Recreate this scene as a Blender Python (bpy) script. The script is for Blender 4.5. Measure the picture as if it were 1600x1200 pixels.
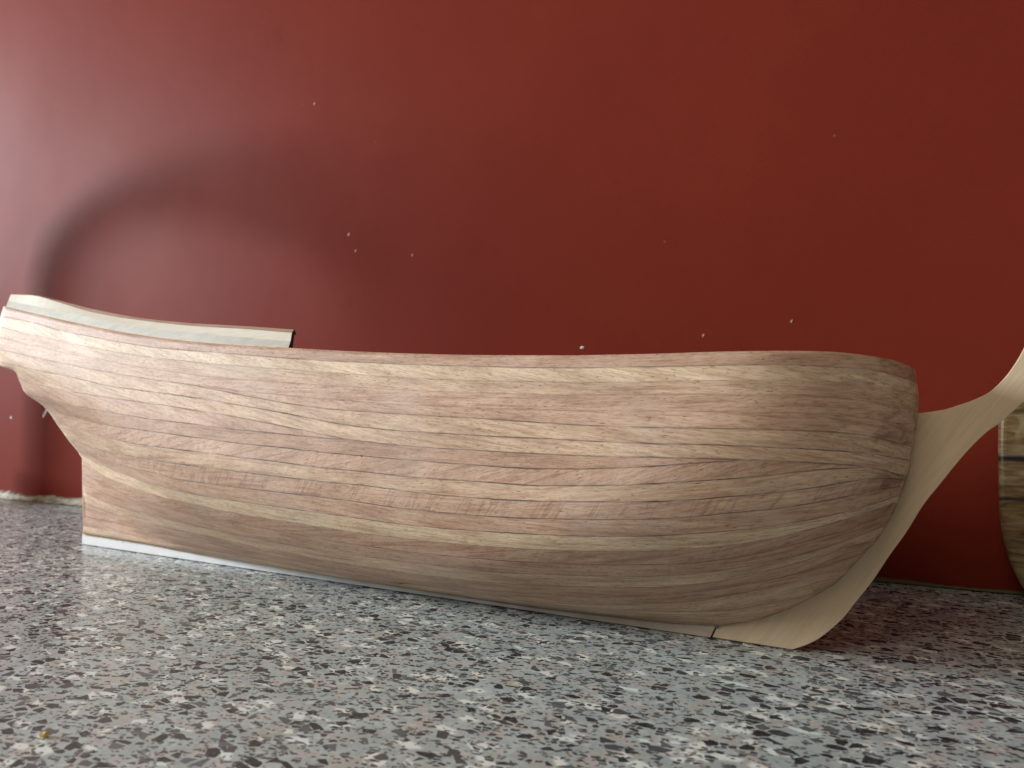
import bpy, bmesh, math, random
from mathutils import Vector, Matrix
random.seed(7)
scene = bpy.context.scene
for o in list(bpy.data.objects): bpy.data.objects.remove(o, do_unlink=True)

# ------------------------------------------------------------------ camera
CAM = Vector((0.06542927, -0.3733645, 0.11))
th = math.atan(40/1200)
Fh = Vector((-.5, .8660254, 0)); Rt = Vector((.8660254, .5, 0)); Zu = Vector((0, 0, 1))
Fw = Fh*math.cos(th) + Zu*math.sin(th); Up = -Fh*math.sin(th) + Zu*math.cos(th)
cd = bpy.data.cameras.new('camera'); cam = bpy.data.objects.new('camera', cd)
scene.collection.objects.link(cam); scene.camera = cam
M = Matrix.Identity(4)
for i in range(3):
    M[i][0] = Rt[i]; M[i][1] = Up[i]; M[i][2] = -Fw[i]; M[i][3] = CAM[i]
cam.matrix_world = M
cd.sensor_fit = 'HORIZONTAL'; cd.sensor_width = 36; cd.lens = 27; cd.clip_start = .01; cd.clip_end = 60
cd.dof.use_dof = True; cd.dof.focus_distance = .37; cd.dof.aperture_fstop = 15.0

# ------------------------------------------------------------------ light
w = bpy.data.worlds.new('World'); scene.world = w; w.use_nodes = True
bg = w.node_tree.nodes['Background']; bg.inputs[0].default_value = (1.0, .85, .70, 1); bg.inputs[1].default_value = .17
def area(name, loc, target, sx, sy, power, col, spread=180):
    l = bpy.data.lights.new(name, 'AREA'); l.shape = 'RECTANGLE'; l.size = sx; l.size_y = sy
    l.energy = power; l.color = col; l.spread = math.radians(spread)
    o = bpy.data.objects.new(name, l); scene.collection.objects.link(o); o.location = loc
    d = Vector(target) - Vector(loc); o.rotation_euler = d.to_track_quat('-Z', 'Y').to_euler(); return o
area('window_light', (-3.25, -1.3, .98), (-.3, 0, .08), 1.15, .85, 168, (.88, .94, 1.0))
area('room_light', (-.35, -1.6, 1.5), (-.1, 0, .05), 1.0, .7, 10, (1.0, .87, .72))
scene.view_settings.view_transform = 'Standard'; scene.view_settings.look = 'None'
scene.view_settings.exposure = 0; scene.view_settings.gamma = 1; scene.view_settings.use_curve_mapping = False
scene.render.engine = 'CYCLES'

# ------------------------------------------------------------------ helpers
def tag(o, label=None, cat=None, group=None, kind=None):
    for k, v in (('label', label), ('category', cat), ('group', group), ('kind', kind)):
        if v: o[k] = v
    return o
def link(name, me, mat=None, parent=None):
    o = bpy.data.objects.new(name, me); scene.collection.objects.link(o)
    if mat: me.materials.append(mat)
    if parent: o.parent = parent
    return o
def mesh(name, vs, fs, mat=None, parent=None, smooth=False):
    me = bpy.data.meshes.new(name); me.from_pydata([tuple(v) for v in vs], [], fs); me.update()
    bm = bmesh.new(); bm.from_mesh(me); bmesh.ops.recalc_face_normals(bm, faces=bm.faces); bm.to_mesh(me); bm.free()
    for p in me.polygons: p.use_smooth = smooth
    return link(name, me, mat, parent)
class NT:
    def __init__(s, name):
        s.m = bpy.data.materials.new(name); s.m.use_nodes = True; s.t = s.m.node_tree
        s.b = s.t.nodes['Principled BSDF']
    def n(s, typ, **kw):
        x = s.t.nodes.new(typ)
        for k, v in kw.items(): setattr(x, k, v)
        return x
    def set(s, node, **kw):
        for k, v in kw.items():
            i = node.inputs[k.replace('_', ' ')] if k.replace('_', ' ') in node.inputs else node.inputs[int(k[1:])]
            if hasattr(v, 'is_output') or isinstance(v, bpy.types.NodeSocket): s.t.links.new(v, i)
            else: i.default_value = v
        return node
    def math(s, op, a, b=None, c=None, clamp=False):
        x = s.n('ShaderNodeMath', operation=op, use_clamp=clamp)
        for i, v in enumerate((a, b, c)):
            if v is None: continue
            if isinstance(v, bpy.types.NodeSocket): s.t.links.new(v, x.inputs[i])
            else: x.inputs[i].default_value = v
        return x.outputs[0]
    def mix(s, f, a, b, mode='MIX'):
        x = s.n('ShaderNodeMix', data_type='RGBA', blend_type=mode)
        for i, v in ((0, f), (6, a), (7, b)):
            if isinstance(v, bpy.types.NodeSocket): s.t.links.new(v, x.inputs[i])
            else: x.inputs[i].default_value = v if i == 0 else (*v, 1) if len(v) == 3 else v
        return x.outputs[2]
    def ramp(s, f, stops, interp='LINEAR'):
        x = s.n('ShaderNodeValToRGB'); x.color_ramp.interpolation = interp
        e = x.color_ramp.elements
        while len(e) < len(stops): e.new(.5)
        for q, (p, c) in zip(e, stops):
            q.position = p; q.color = (c, c, c, 1) if isinstance(c, (int, float)) else (*c, 1)
        s.t.links.new(f, x.inputs[0]); return x.outputs[0]
    def noise(s, vec, scale, detail=3, rough=.5, dist=0, dim='3D', col=False):
        x = s.n('ShaderNodeTexNoise', noise_dimensions=dim); s.t.links.new(vec, x.inputs['Vector'])
        x.inputs['Scale'].default_value = scale; x.inputs['Detail'].default_value = detail
        x.inputs['Roughness'].default_value = rough; x.inputs['Distortion'].default_value = dist
        return x.outputs[1 if col else 0]
    def mapping(s, vec, scale=(1, 1, 1), rot=(0, 0, 0), loc=(0, 0, 0)):
        if any(rot) and len(set(scale)) > 1:
            y = s.n('ShaderNodeMapping'); s.t.links.new(vec, y.inputs[0]); y.inputs['Rotation'].default_value = rot; vec = y.outputs[0]; rot = (0, 0, 0)
        x = s.n('ShaderNodeMapping'); s.t.links.new(vec, x.inputs[0])
        x.inputs['Scale'].default_value = scale; x.inputs['Rotation'].default_value = rot; x.inputs['Location'].default_value = loc
        return x.outputs[0]
    def link(s, a, b): s.t.links.new(a, b)
    def bump(s, h, strength=.3, dist=.001):
        x = s.n('ShaderNodeBump'); x.inputs['Strength'].default_value = strength; x.inputs['Distance'].default_value = dist
        s.link(h, x.inputs['Height']); s.link(x.outputs[0], s.b.inputs['Normal'])
def objco(m): return m.n('ShaderNodeTexCoord').outputs['Object']

# ------------------------------------------------------------------ materials
def mat_planks():
    m = NT('walnut_planks')
    uv = m.n('ShaderNodeUVMap', uv_map='grain').outputs[0]
    ed = m.n('ShaderNodeUVMap', uv_map='edge').outputs[0]
    col = m.n('ShaderNodeVertexColor', layer_name='tint').outputs[0]
    sm = m.n('ShaderNodeVertexColor', layer_name='seam')
    sep = m.n('ShaderNodeSeparateColor'); m.link(sm.outputs[0], sep.inputs[0])
    sT, sB, wid = sep.outputs; fig = sm.outputs[1]
    se = m.n('ShaderNodeSeparateXYZ'); m.link(ed, se.inputs[0]); U_, V_ = se.outputs[0], se.outputs[1]
    # broad tone patches, streaks, fibres, pores
    patch = m.noise(m.mapping(uv, (22, 90, 1)), 1, 3, .55, .4)
    streak = m.noise(m.mapping(uv, (30, 520, 1)), 1, 4, .6, .6)
    fibre = m.noise(m.mapping(uv, (170, 2400, 1)), 1, 3, .6, .2)
    c = m.mix(m.ramp(patch, [(.33, 0), (.68, 1)]), m.mix(1, col, (.84, .79, .76), 'MULTIPLY'), m.mix(1, col, (1.13, 1.13, 1.12), 'MULTIPLY'))
    c = m.mix(m.ramp(streak, [(.36, .8), (.52, 0)]), c, m.mix(1, c, (.72, .61, .55), 'MULTIPLY'))
    c = m.mix(m.ramp(streak, [(.54, 0), (.70, .5)]), c, m.mix(1, c, (1.20, 1.20, 1.16), 'MULTIPLY'))
    c = m.mix(m.ramp(fibre, [(.36, .75), (.52, 0)]), c, m.mix(1, c, (.62, .51, .45), 'MULTIPLY'))
    pores = m.noise(m.mapping(uv, (330, 2100, 1)), 1, 2, .5, .3)
    area_ = m.noise(m.mapping(uv, (35, 120, 1), loc=(3, 7, 0)), 1, 2)
    pm = m.math('MULTIPLY', m.math('MULTIPLY', m.ramp(pores, [(.30, 1), (.385, 0)]), .8), m.ramp(area_, [(.36, .35), (.55, 1)]))
    c = m.mix(pm, c, (.13, .075, .048))
    # cross figure (wavy rays across the plank) where the plank asks for it
    ray = m.noise(m.mapping(uv, (210, 26, 1), rot=(0, 0, -.6)), 1, 3, .6, .8)
    rm = m.math('MULTIPLY', m.ramp(ray, [(.40, 0), (.445, .75), (.49, 0)]), fig)
    c = m.mix(rm, c, (.24, .14, .09))
    # seams
    dT = m.math('MULTIPLY', V_, wid); dB = m.math('MULTIPLY', m.math('SUBTRACT', 1, V_), wid)   # metres*20
    jit = m.noise(m.mapping(ed, (260, 3, 1)), 1, 4, .7)
    on = m.noise(m.mapping(ed, (34, 9, 1), loc=(5, 2, 0)), 1, 3, .6)
    wob = m.math('MULTIPLY', m.math('SUBTRACT', jit, .42), .009)
    lT = m.ramp(m.math('ADD', dT, wob), [(0, 1), (.0035, .9), (.0080, 0)]); lB = m.ramp(m.math('ADD', dB, wob), [(0, 1), (.0035, .9), (.0080, 0)])
    gate = m.ramp(on, [(.40, .10), (.58, 1)])
    s_ = m.math('MULTIPLY', m.math('MAXIMUM', m.math('MULTIPLY', lT, sT), m.math('MULTIPLY', lB, sB)), gate)
    glT = m.ramp(dT, [(0, 1), (.045, 0)]); glB = m.ramp(dB, [(0, 1), (.045, 0)])
    smu = m.noise(m.mapping(ed, (60, 7, 1), loc=(1, 9, 0)), 1, 3, .6)
    g_ = m.math('MULTIPLY', m.math('MAXIMUM', m.math('MULTIPLY', glT, sT), m.math('MULTIPLY', glB, sB)), m.ramp(smu, [(.52, 0), (.70, .55)]))
    c = m.mix(g_, c, (.20, .165, .15))
    c = m.mix(s_, c, (.055, .04, .035))
    # sanding dust, nail pricks
    ob = objco(m)
    dust = m.noise(ob, 26, 4, .6)
    c = m.mix(m.ramp(dust, [(.48, 0), (.75, .16)]), c, (.74, .69, .66))
    v = m.n('ShaderNodeTexVoronoi'); m.link(ob, v.inputs[0]); v.inputs['Scale'].default_value = 75
    sc = m.n('ShaderNodeSeparateColor'); m.link(v.outputs['Color'], sc.inputs[0])
    dot = m.math('MULTIPLY', m.math('LESS_THAN', v.outputs['Distance'], .042), m.math('GREATER_THAN', sc.outputs[0], .80))
    c = m.mix(dot, c, (.03, .02, .015))
    # brown scorch at the bow
    xyz = m.n('ShaderNodeSeparateXYZ'); m.link(ob, xyz.inputs[0])
    bx = m.ramp(m.math('MULTIPLY_ADD', xyz.outputs[0], 8, .5), [(.60, 0), (.80, 1)])
    sco = m.noise(m.mapping(ob, (60, 60, 190)), 1, 3, .6, .5)
    c = m.mix(m.math('MULTIPLY', bx, m.ramp(sco, [(.50, 0), (.72, .75)])), c, (.17, .095, .04))
    m.link(c, m.b.inputs['Base Color'])
    m.b.inputs['Roughness'].default_value = .58; m.b.inputs['Specular IOR Level'].default_value = .35
    h = m.math('SUBTRACT', m.math('MULTIPLY_ADD', fibre, .35, m.math('MULTIPLY', jit, .05)), m.math('ADD', m.math('MULTIPLY', s_, 2.6), m.math('MULTIPLY', pm, .5)))
    m.bump(h, .55, .0003)
    return m.m
def mat_wood(name, c1, c2, rot=(0, 0, 0), sc=(18, 400, 260), rough=.55, dark=None):
    m = NT(name); ob = objco(m); v = m.mapping(ob, sc, rot)
    a = m.noise(v, 1, 4, .6, .5); b = m.noise(m.mapping(ob, tuple(4*q for q in sc), rot), 1, 3, .6)
    c = m.mix(m.ramp(a, [(.35, 0), (.65, 1)]), c1, c2)
    c = m.mix(m.ramp(b, [(.35, .25), (.5, 0)]), c, tuple(.74*q for q in c1))
    if dark: c = dark(m, ob, c)
    m.link(c, m.b.inputs['Base Color']); m.b.inputs['Roughness'].default_value = rough
    m.b.inputs['Specular IOR Level'].default_value = .3
    m.bump(b, .35, .0002); return m.m
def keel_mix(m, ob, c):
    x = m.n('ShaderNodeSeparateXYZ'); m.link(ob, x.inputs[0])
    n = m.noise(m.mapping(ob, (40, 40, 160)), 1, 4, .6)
    f = m.math('ADD', m.math('MULTIPLY', x.outputs[0], -2.9), m.math('MULTIPLY_ADD', n, .5, -.25))   # pale reflected light painted into the colour, whiter towards the stern
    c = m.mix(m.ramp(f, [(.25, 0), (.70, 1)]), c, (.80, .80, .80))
    g = m.math('ADD', m.math('MULTIPLY', x.outputs[2], 100), m.math('MULTIPLY_ADD', m.noise(ob, 420, 3), .9, -.45))
    return m.mix(m.math('MULTIPLY', m.ramp(g, [(.72, 0), (.80, 1)]), m.ramp(f, [(.5, 0), (.8, .6)])), c, (.62, .47, .20))

def mat_wall():
    m = NT('red_wall_paint'); ob = objco(m)
    n1 = m.noise(ob, 7, 4, .6); n2 = m.noise(ob, 900, 2, .6); n3 = m.noise(ob, 60, 3, .5)
    c = m.mix(m.ramp(n1, [(.3, 0), (.7, 1)]), (.180, .023, .0125), (.205, .028, .015))
    c = m.mix(m.ramp(n3, [(.62, 0), (.78, .35)]), c, (.16, .018, .012))
    v = m.n('ShaderNodeTexVoronoi'); m.link(ob, v.inputs[0]); v.inputs['Scale'].default_value = 34
    sc = m.n('ShaderNodeSeparateColor'); m.link(v.outputs['Color'], sc.inputs[0])
    d = m.math('MULTIPLY', m.math('LESS_THAN', v.outputs['Distance'], .035), m.math('GREATER_THAN', sc.outputs[0], .86))
    c = m.mix(m.math('MULTIPLY', d, .15), c, (.55, .30, .26))
    c = m.mix(m.ramp(n2, [(.3, .12), (.6, 0)]), c, (.08, .008, .006))
    m.link(c, m.b.inputs['Base Color'])
    m.link(m.ramp(m.noise(ob, 5, 3), [(.3, .53), (.7, .58)]), m.b.inputs['Roughness'])
    m.b.inputs['Specular IOR Level'].default_value = .05
    h = m.math('ADD', m.math('MULTIPLY', m.noise(ob, 420, 3, .6), .5), m.math('MULTIPLY', m.noise(ob, 18, 3), 3))
    m.bump(h, .22, .0006); return m.m

def mat_counter():
    m = NT('terrazzo_laminate'); ob = objco(m)
    wv = m.noise(ob, 130, 2, .5, col=True)
    vm = m.n('ShaderNodeVectorMath', operation='MULTIPLY_ADD'); m.link(wv, vm.inputs[0]); vm.inputs[1].default_value = (.0016,)*3; m.link(ob, vm.inputs[2])
    base = vm.outputs[0]
    def layer(scale, sx, sy, rot, loc, shrink, thr, soft):
        co = m.mapping(base, (scale*sx, scale*sy, 0), (0, 0, rot), loc)
        a = m.n('ShaderNodeTexVoronoi', voronoi_dimensions='2D'); a.inputs['Scale'].default_value = 1; m.link(co, a.inputs[0])
        b = m.n('ShaderNodeTexVoronoi', voronoi_dimensions='2D', feature='DISTANCE_TO_EDGE'); b.inputs['Scale'].default_value = 1; m.link(co, b.inputs[0])
        s = m.n('ShaderNodeSeparateColor'); m.link(a.outputs['Color'], s.inputs[0])
        sel = m.math('LESS_THAN', s.outputs[0], thr)
        # each chip shrinks by its own amount
        sh = m.math('MULTIPLY_ADD', s.outputs[2], shrink*1.6, shrink*.4)
        dd = m.math('DIVIDE', m.math('SUBTRACT', b.outputs['Distance'], sh), soft, clamp=True)
        return m.math('MULTIPLY', sel, dd), s.outputs[1]
    cl = m.noise(ob, 55, 4, .6)
    c = m.mix(m.ramp(cl, [(.38, 0), (.62, 1)]), (.37, .44, .44), (.50, .58, .575))
    mot = m.noise(ob, 420, 3, .6)
    c = m.mix(m.ramp(mot, [(.40, .45), (.55, 0)]), c, (.30, .31, .31))
    pk = m.math('MULTIPLY', m.ramp(m.noise(m.mapping(ob, (1, 1, 1), loc=(4, 1, 0)), 75, 3, .6), [(.52, 0), (.60, .8)]), m.ramp(m.noise(ob, 650, 3, .6), [(.42, 0), (.54, 1)]))
    c = m.mix(pk, c, (.46, .40, .345))
    f, r = layer(148, .72, 1.25, .2, (3.3, 7.1, 0), .05, .25, .16)          # pale quartz chips, soft edged
    c = m.mix(m.math('MULTIPLY', f, .92), c, m.mix(r, (.76, .86, .84), (.82, .83, .76)))
    f, r = layer(330, .8, 1.15, -.3, (9.3, 2.1, 0), .08, .14, .10)
    c = m.mix(m.math('MULTIPLY', f, .8), c, m.mix(r, (.60, .62, .60), (.50, .40, .33)))
    f, r = layer(430, .75, 1.2, -.15, (1.3, 5.1, 0), .09, .27, .04)       # small dark slivers
    c = m.mix(f, c, m.mix(r, (.028, .033, .040), (.11, .12, .13)))
    f, r = layer(215, .8, 1.15, .1, (6.3, .1, 0), .10, .22, .03)          # larger dark chips
    c = m.mix(m.math('MULTIPLY', m.ramp(f, [(0, 0), (.4, 1)]), .97), c, m.mix(m.ramp(r, [(.55, 0), (.8, 1)]), (.018, .023, .028), (.12, .13, .14)))
    f, r = layer(760, .8, 1.1, 0, (2.3, .1, 0), .06, .20, .05)
    c = m.mix(m.math('MULTIPLY', f, .85), c, (.09, .085, .085))
    m.link(c, m.b.inputs['Base Color'])
    m.link(m.ramp(m.noise(ob, 14, 3), [(.3, .2), (.7, .28)]), m.b.inputs['Roughness'])
    m.b.inputs['Specular IOR Level'].default_value = .2
    m.bump(m.noise(ob, 300, 2), .08, .0004); return m.m

def mat_plain(name, c, rough=.6, c2=None, scale=200, spec=.4, metal=0):
    m = NT(name); n = m.noise(objco(m), scale, 4, .6)
    m.link(m.mix(m.ramp(n, [(.35, 0), (.65, 1)]), c, c2 or tuple(q*.8 for q in c)), m.b.inputs['Base Color'])
    m.b.inputs['Roughness'].default_value = rough; m.b.inputs['Specular IOR Level'].default_value = spec; m.b.inputs['Metallic'].default_value = metal
    m.bump(n, .3, .0003); return m.m
def mat_board():
    m = NT('spalted_board_wood'); ob = objco(m)
    w_ = m.noise(ob, 22, 3, .6, col=True)
    vm = m.n('ShaderNodeVectorMath', operation='MULTIPLY_ADD'); m.link(w_, vm.inputs[0]); vm.inputs[1].default_value = (.012,)*3; m.link(ob, vm.inputs[2])
    x = m.n('ShaderNodeSeparateXYZ'); m.link(vm.outputs[0], x.inputs[0]); z = x.outputs[2]
    n = m.noise(m.mapping(ob, (40, 40, 260)), 1, 5, .65, 1.2)
    c = m.ramp(n, [(.30, (.04, .022, .008)), (.48, (.17, .105, .038)), (.68, (.30, .21, .095))])
    g = m.noise(m.mapping(ob, (25, 25, 60)), 1, 3, .6, .6)
    c = m.mix(m.ramp(g, [(.5, 0), (.66, .7)]), c, (.42, .38, .22))
    def line(z0, wd, st=1.0):
        d = m.math('ABSOLUTE', m.math('SUBTRACT', z, z0)); return m.math('MULTIPLY', m.ramp(m.math('DIVIDE', d, wd), [(.3, 1), (1, 0)]), st)
    L = m.math('MAXIMUM', line(.0875, .0028), m.math('MAXIMUM', line(.0640, .0017, .9), m.math('MAXIMUM', line(.0715, .0014, .55), line(.115, .002, .6))))
    c = m.mix(L, c, (.012, .006, .004))
    m.link(c, m.b.inputs['Base Color']); m.b.inputs['Roughness'].default_value = .42
    m.bump(n, .3, .0004); return m.m

PLANK = mat_planks(); STEM = mat_wood('pale_limewood', (.63, .49, .325), (.69, .545, .37), (0, .95, 0), (14, 200, 220))
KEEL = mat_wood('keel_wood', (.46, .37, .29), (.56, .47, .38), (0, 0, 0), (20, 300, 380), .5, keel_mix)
RAILW = mat_wood('pale_rail_wood', (.80, .74, .60), (.86, .82, .72), (0, .12, 0), (16, 260, 300), .5)
RAILG = mat_wood('grey_rail_wood', (.68, .66, .58), (.80, .76, .66), (0, .12, 0), (16, 260, 300), .5)  # greyer tone for the lower face of the rail
RAILB = mat_wood('walnut_rail_cap', (.42, .27, .20), (.52, .36, .27), (0, .1, 0), (16, 260, 300), .55)
DARK = mat_plain('dark_end_grain_and_shadow', (.07, .045, .03), .7); PLY = mat_wood('plywood', (.45, .35, .22), (.52, .41, .27))  # DARK: rail end grain, also the strip painting shade under the keel
WALL = mat_wall(); COUNTER = mat_counter(); BOARD = mat_board()

# ------------------------------------------------------------------ countertop and wall
wa = Vector((-.9678, .1401, 0)); wb = Vector((.0826, .1762, 0)); wd = (wb-wa).normalized(); wn = Vector((wd.y, -wd.x, 0))   # wn faces the room
def wallp(s, off, z): p = wa + wd*s + wn*off; return Vector((p.x, p.y, z))
def slab(name, corners, z0, z1, mat):
    n = len(corners); vs = [(c[0], c[1], z0) for c in corners] + [(c[0], c[1], z1) for c in corners]
    fs = [tuple(range(n)), tuple(range(n, 2*n))] + [(i, (i+1) % n, n+(i+1) % n, n+i) for i in range(n)]
    return mesh(name, vs, fs, mat)
a_, b_ = wallp(-.95, 0, 0), wallp(2.0, 0, 0)
ct = slab('countertop', [(a_.x, -.75), (b_.x, -.75), (b_.x, b_.y), (a_.x, a_.y)], -.04, 0, COUNTER); tag(ct, kind='structure')
w0, w1 = wallp(-.95, 0, 0), wallp(2.0, 0, 0); w2, w3 = wallp(2.0, -.1, 0), wallp(-.95, -.1, 0)
wall = slab('wall', [w0, w1, w2, w3], -.04, 1.5, WALL); tag(wall, kind='structure')

# sealant along the back edge: ragged cream bead, wider and dirtier towards the left
def mat_seal():
    m = NT('old_sealant'); ob = objco(m); n = m.noise(m.mapping(ob, (60, 60, 260)), 1, 4, .65)
    x = m.n('ShaderNodeSeparateXYZ'); m.link(ob, x.inputs[0])
    c = m.ramp(n, [(.35, (.10, .08, .045)), (.50, (.30, .25, .16)), (.66, (.50, .42, .30))])
    f = m.ramp(m.math('MULTIPLY_ADD', x.outputs[0], .9, .75), [(.1, 0), (.6, 1)])
    c = m.mix(f, c, (.10, .085, .035)); m.link(c, m.b.inputs['Base Color']); m.b.inputs['Roughness'].default_value = .6
    m.bump(n, .5, .001); return m.m
vs = []; fs = []; N = 520
for i in range(N+1):
    s = -.3 + 1.7*i/N; q = min(1, max(0, s/1.0))
    h = (.0085*(1-q) + .0022*q) * (1 + .28*math.sin(s*61+1)*math.sin(s*23) + random.uniform(-.14, .14)); d = (.006*(1-q)+.0035*q)*(1+random.uniform(-.12, .12))
    for off, z in ((.0002, h), (d*.45, h*.82), (d*.6, h*.35), (d, .0006), (.0002, .0006)): vs.append(wallp(s, off, z))
for i in range(N):
    for j in range(5): a = i*5+j; b = i*5+(j+1) % 5; fs.append((a, b, b+5, a+5))
fs += [tuple(range(5)), tuple(N*5+j for j in range(5))]
o = mesh('sealant_strip', vs, fs, mat_seal()); tag(o, 'ragged cream sealant strip running where the red wall meets the speckled countertop', 'sealant')

# chips and splashes of pale paint on the wall
FLECK = mat_plain('pale_paint_fleck', (.78, .74, .68), .5)
def fleck(s, z, rx, rz, rot=0, mat=FLECK, parent=wall, name='paint_fleck'):
    n = 14; vs = [wallp(s, .0007, z)]
    k = [1+random.uniform(-.18, .18) for _ in range(n)]
    for i in range(n):
        a = 2*math.pi*i/n; x, y = rx*math.cos(a)*k[i], rz*math.sin(a)*k[i]
        vs.append(wallp(s + x*math.cos(rot)-y*math.sin(rot), .0001, z + x*math.sin(rot)+y*math.cos(rot)))
    return mesh(name, vs, [(0, 1+i, 1+(i+1) % n) for i in range(n)], mat, parent, True)
def sof(x): return (x - wa.x)/wd.x
fleck(sof(-.184), .158, .0017, .0011, .1); fleck(sof(-.877), .106, .0072, .0020, .9); fleck(sof(-.948), .100, .0018, .0016)
PINK = mat_plain('faint_fleck', (.50, .25, .20), .5)
for x, z, r in ((-.415, .271, .0013), (-.407, .255, .001), (-.344, .245, .0009), (-.458, .401, .001), (-.09, .163, .0009), (-.03, .17, .0008)):
    fleck(sof(x), z, r, r*1.5, -.4, PINK)

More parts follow.
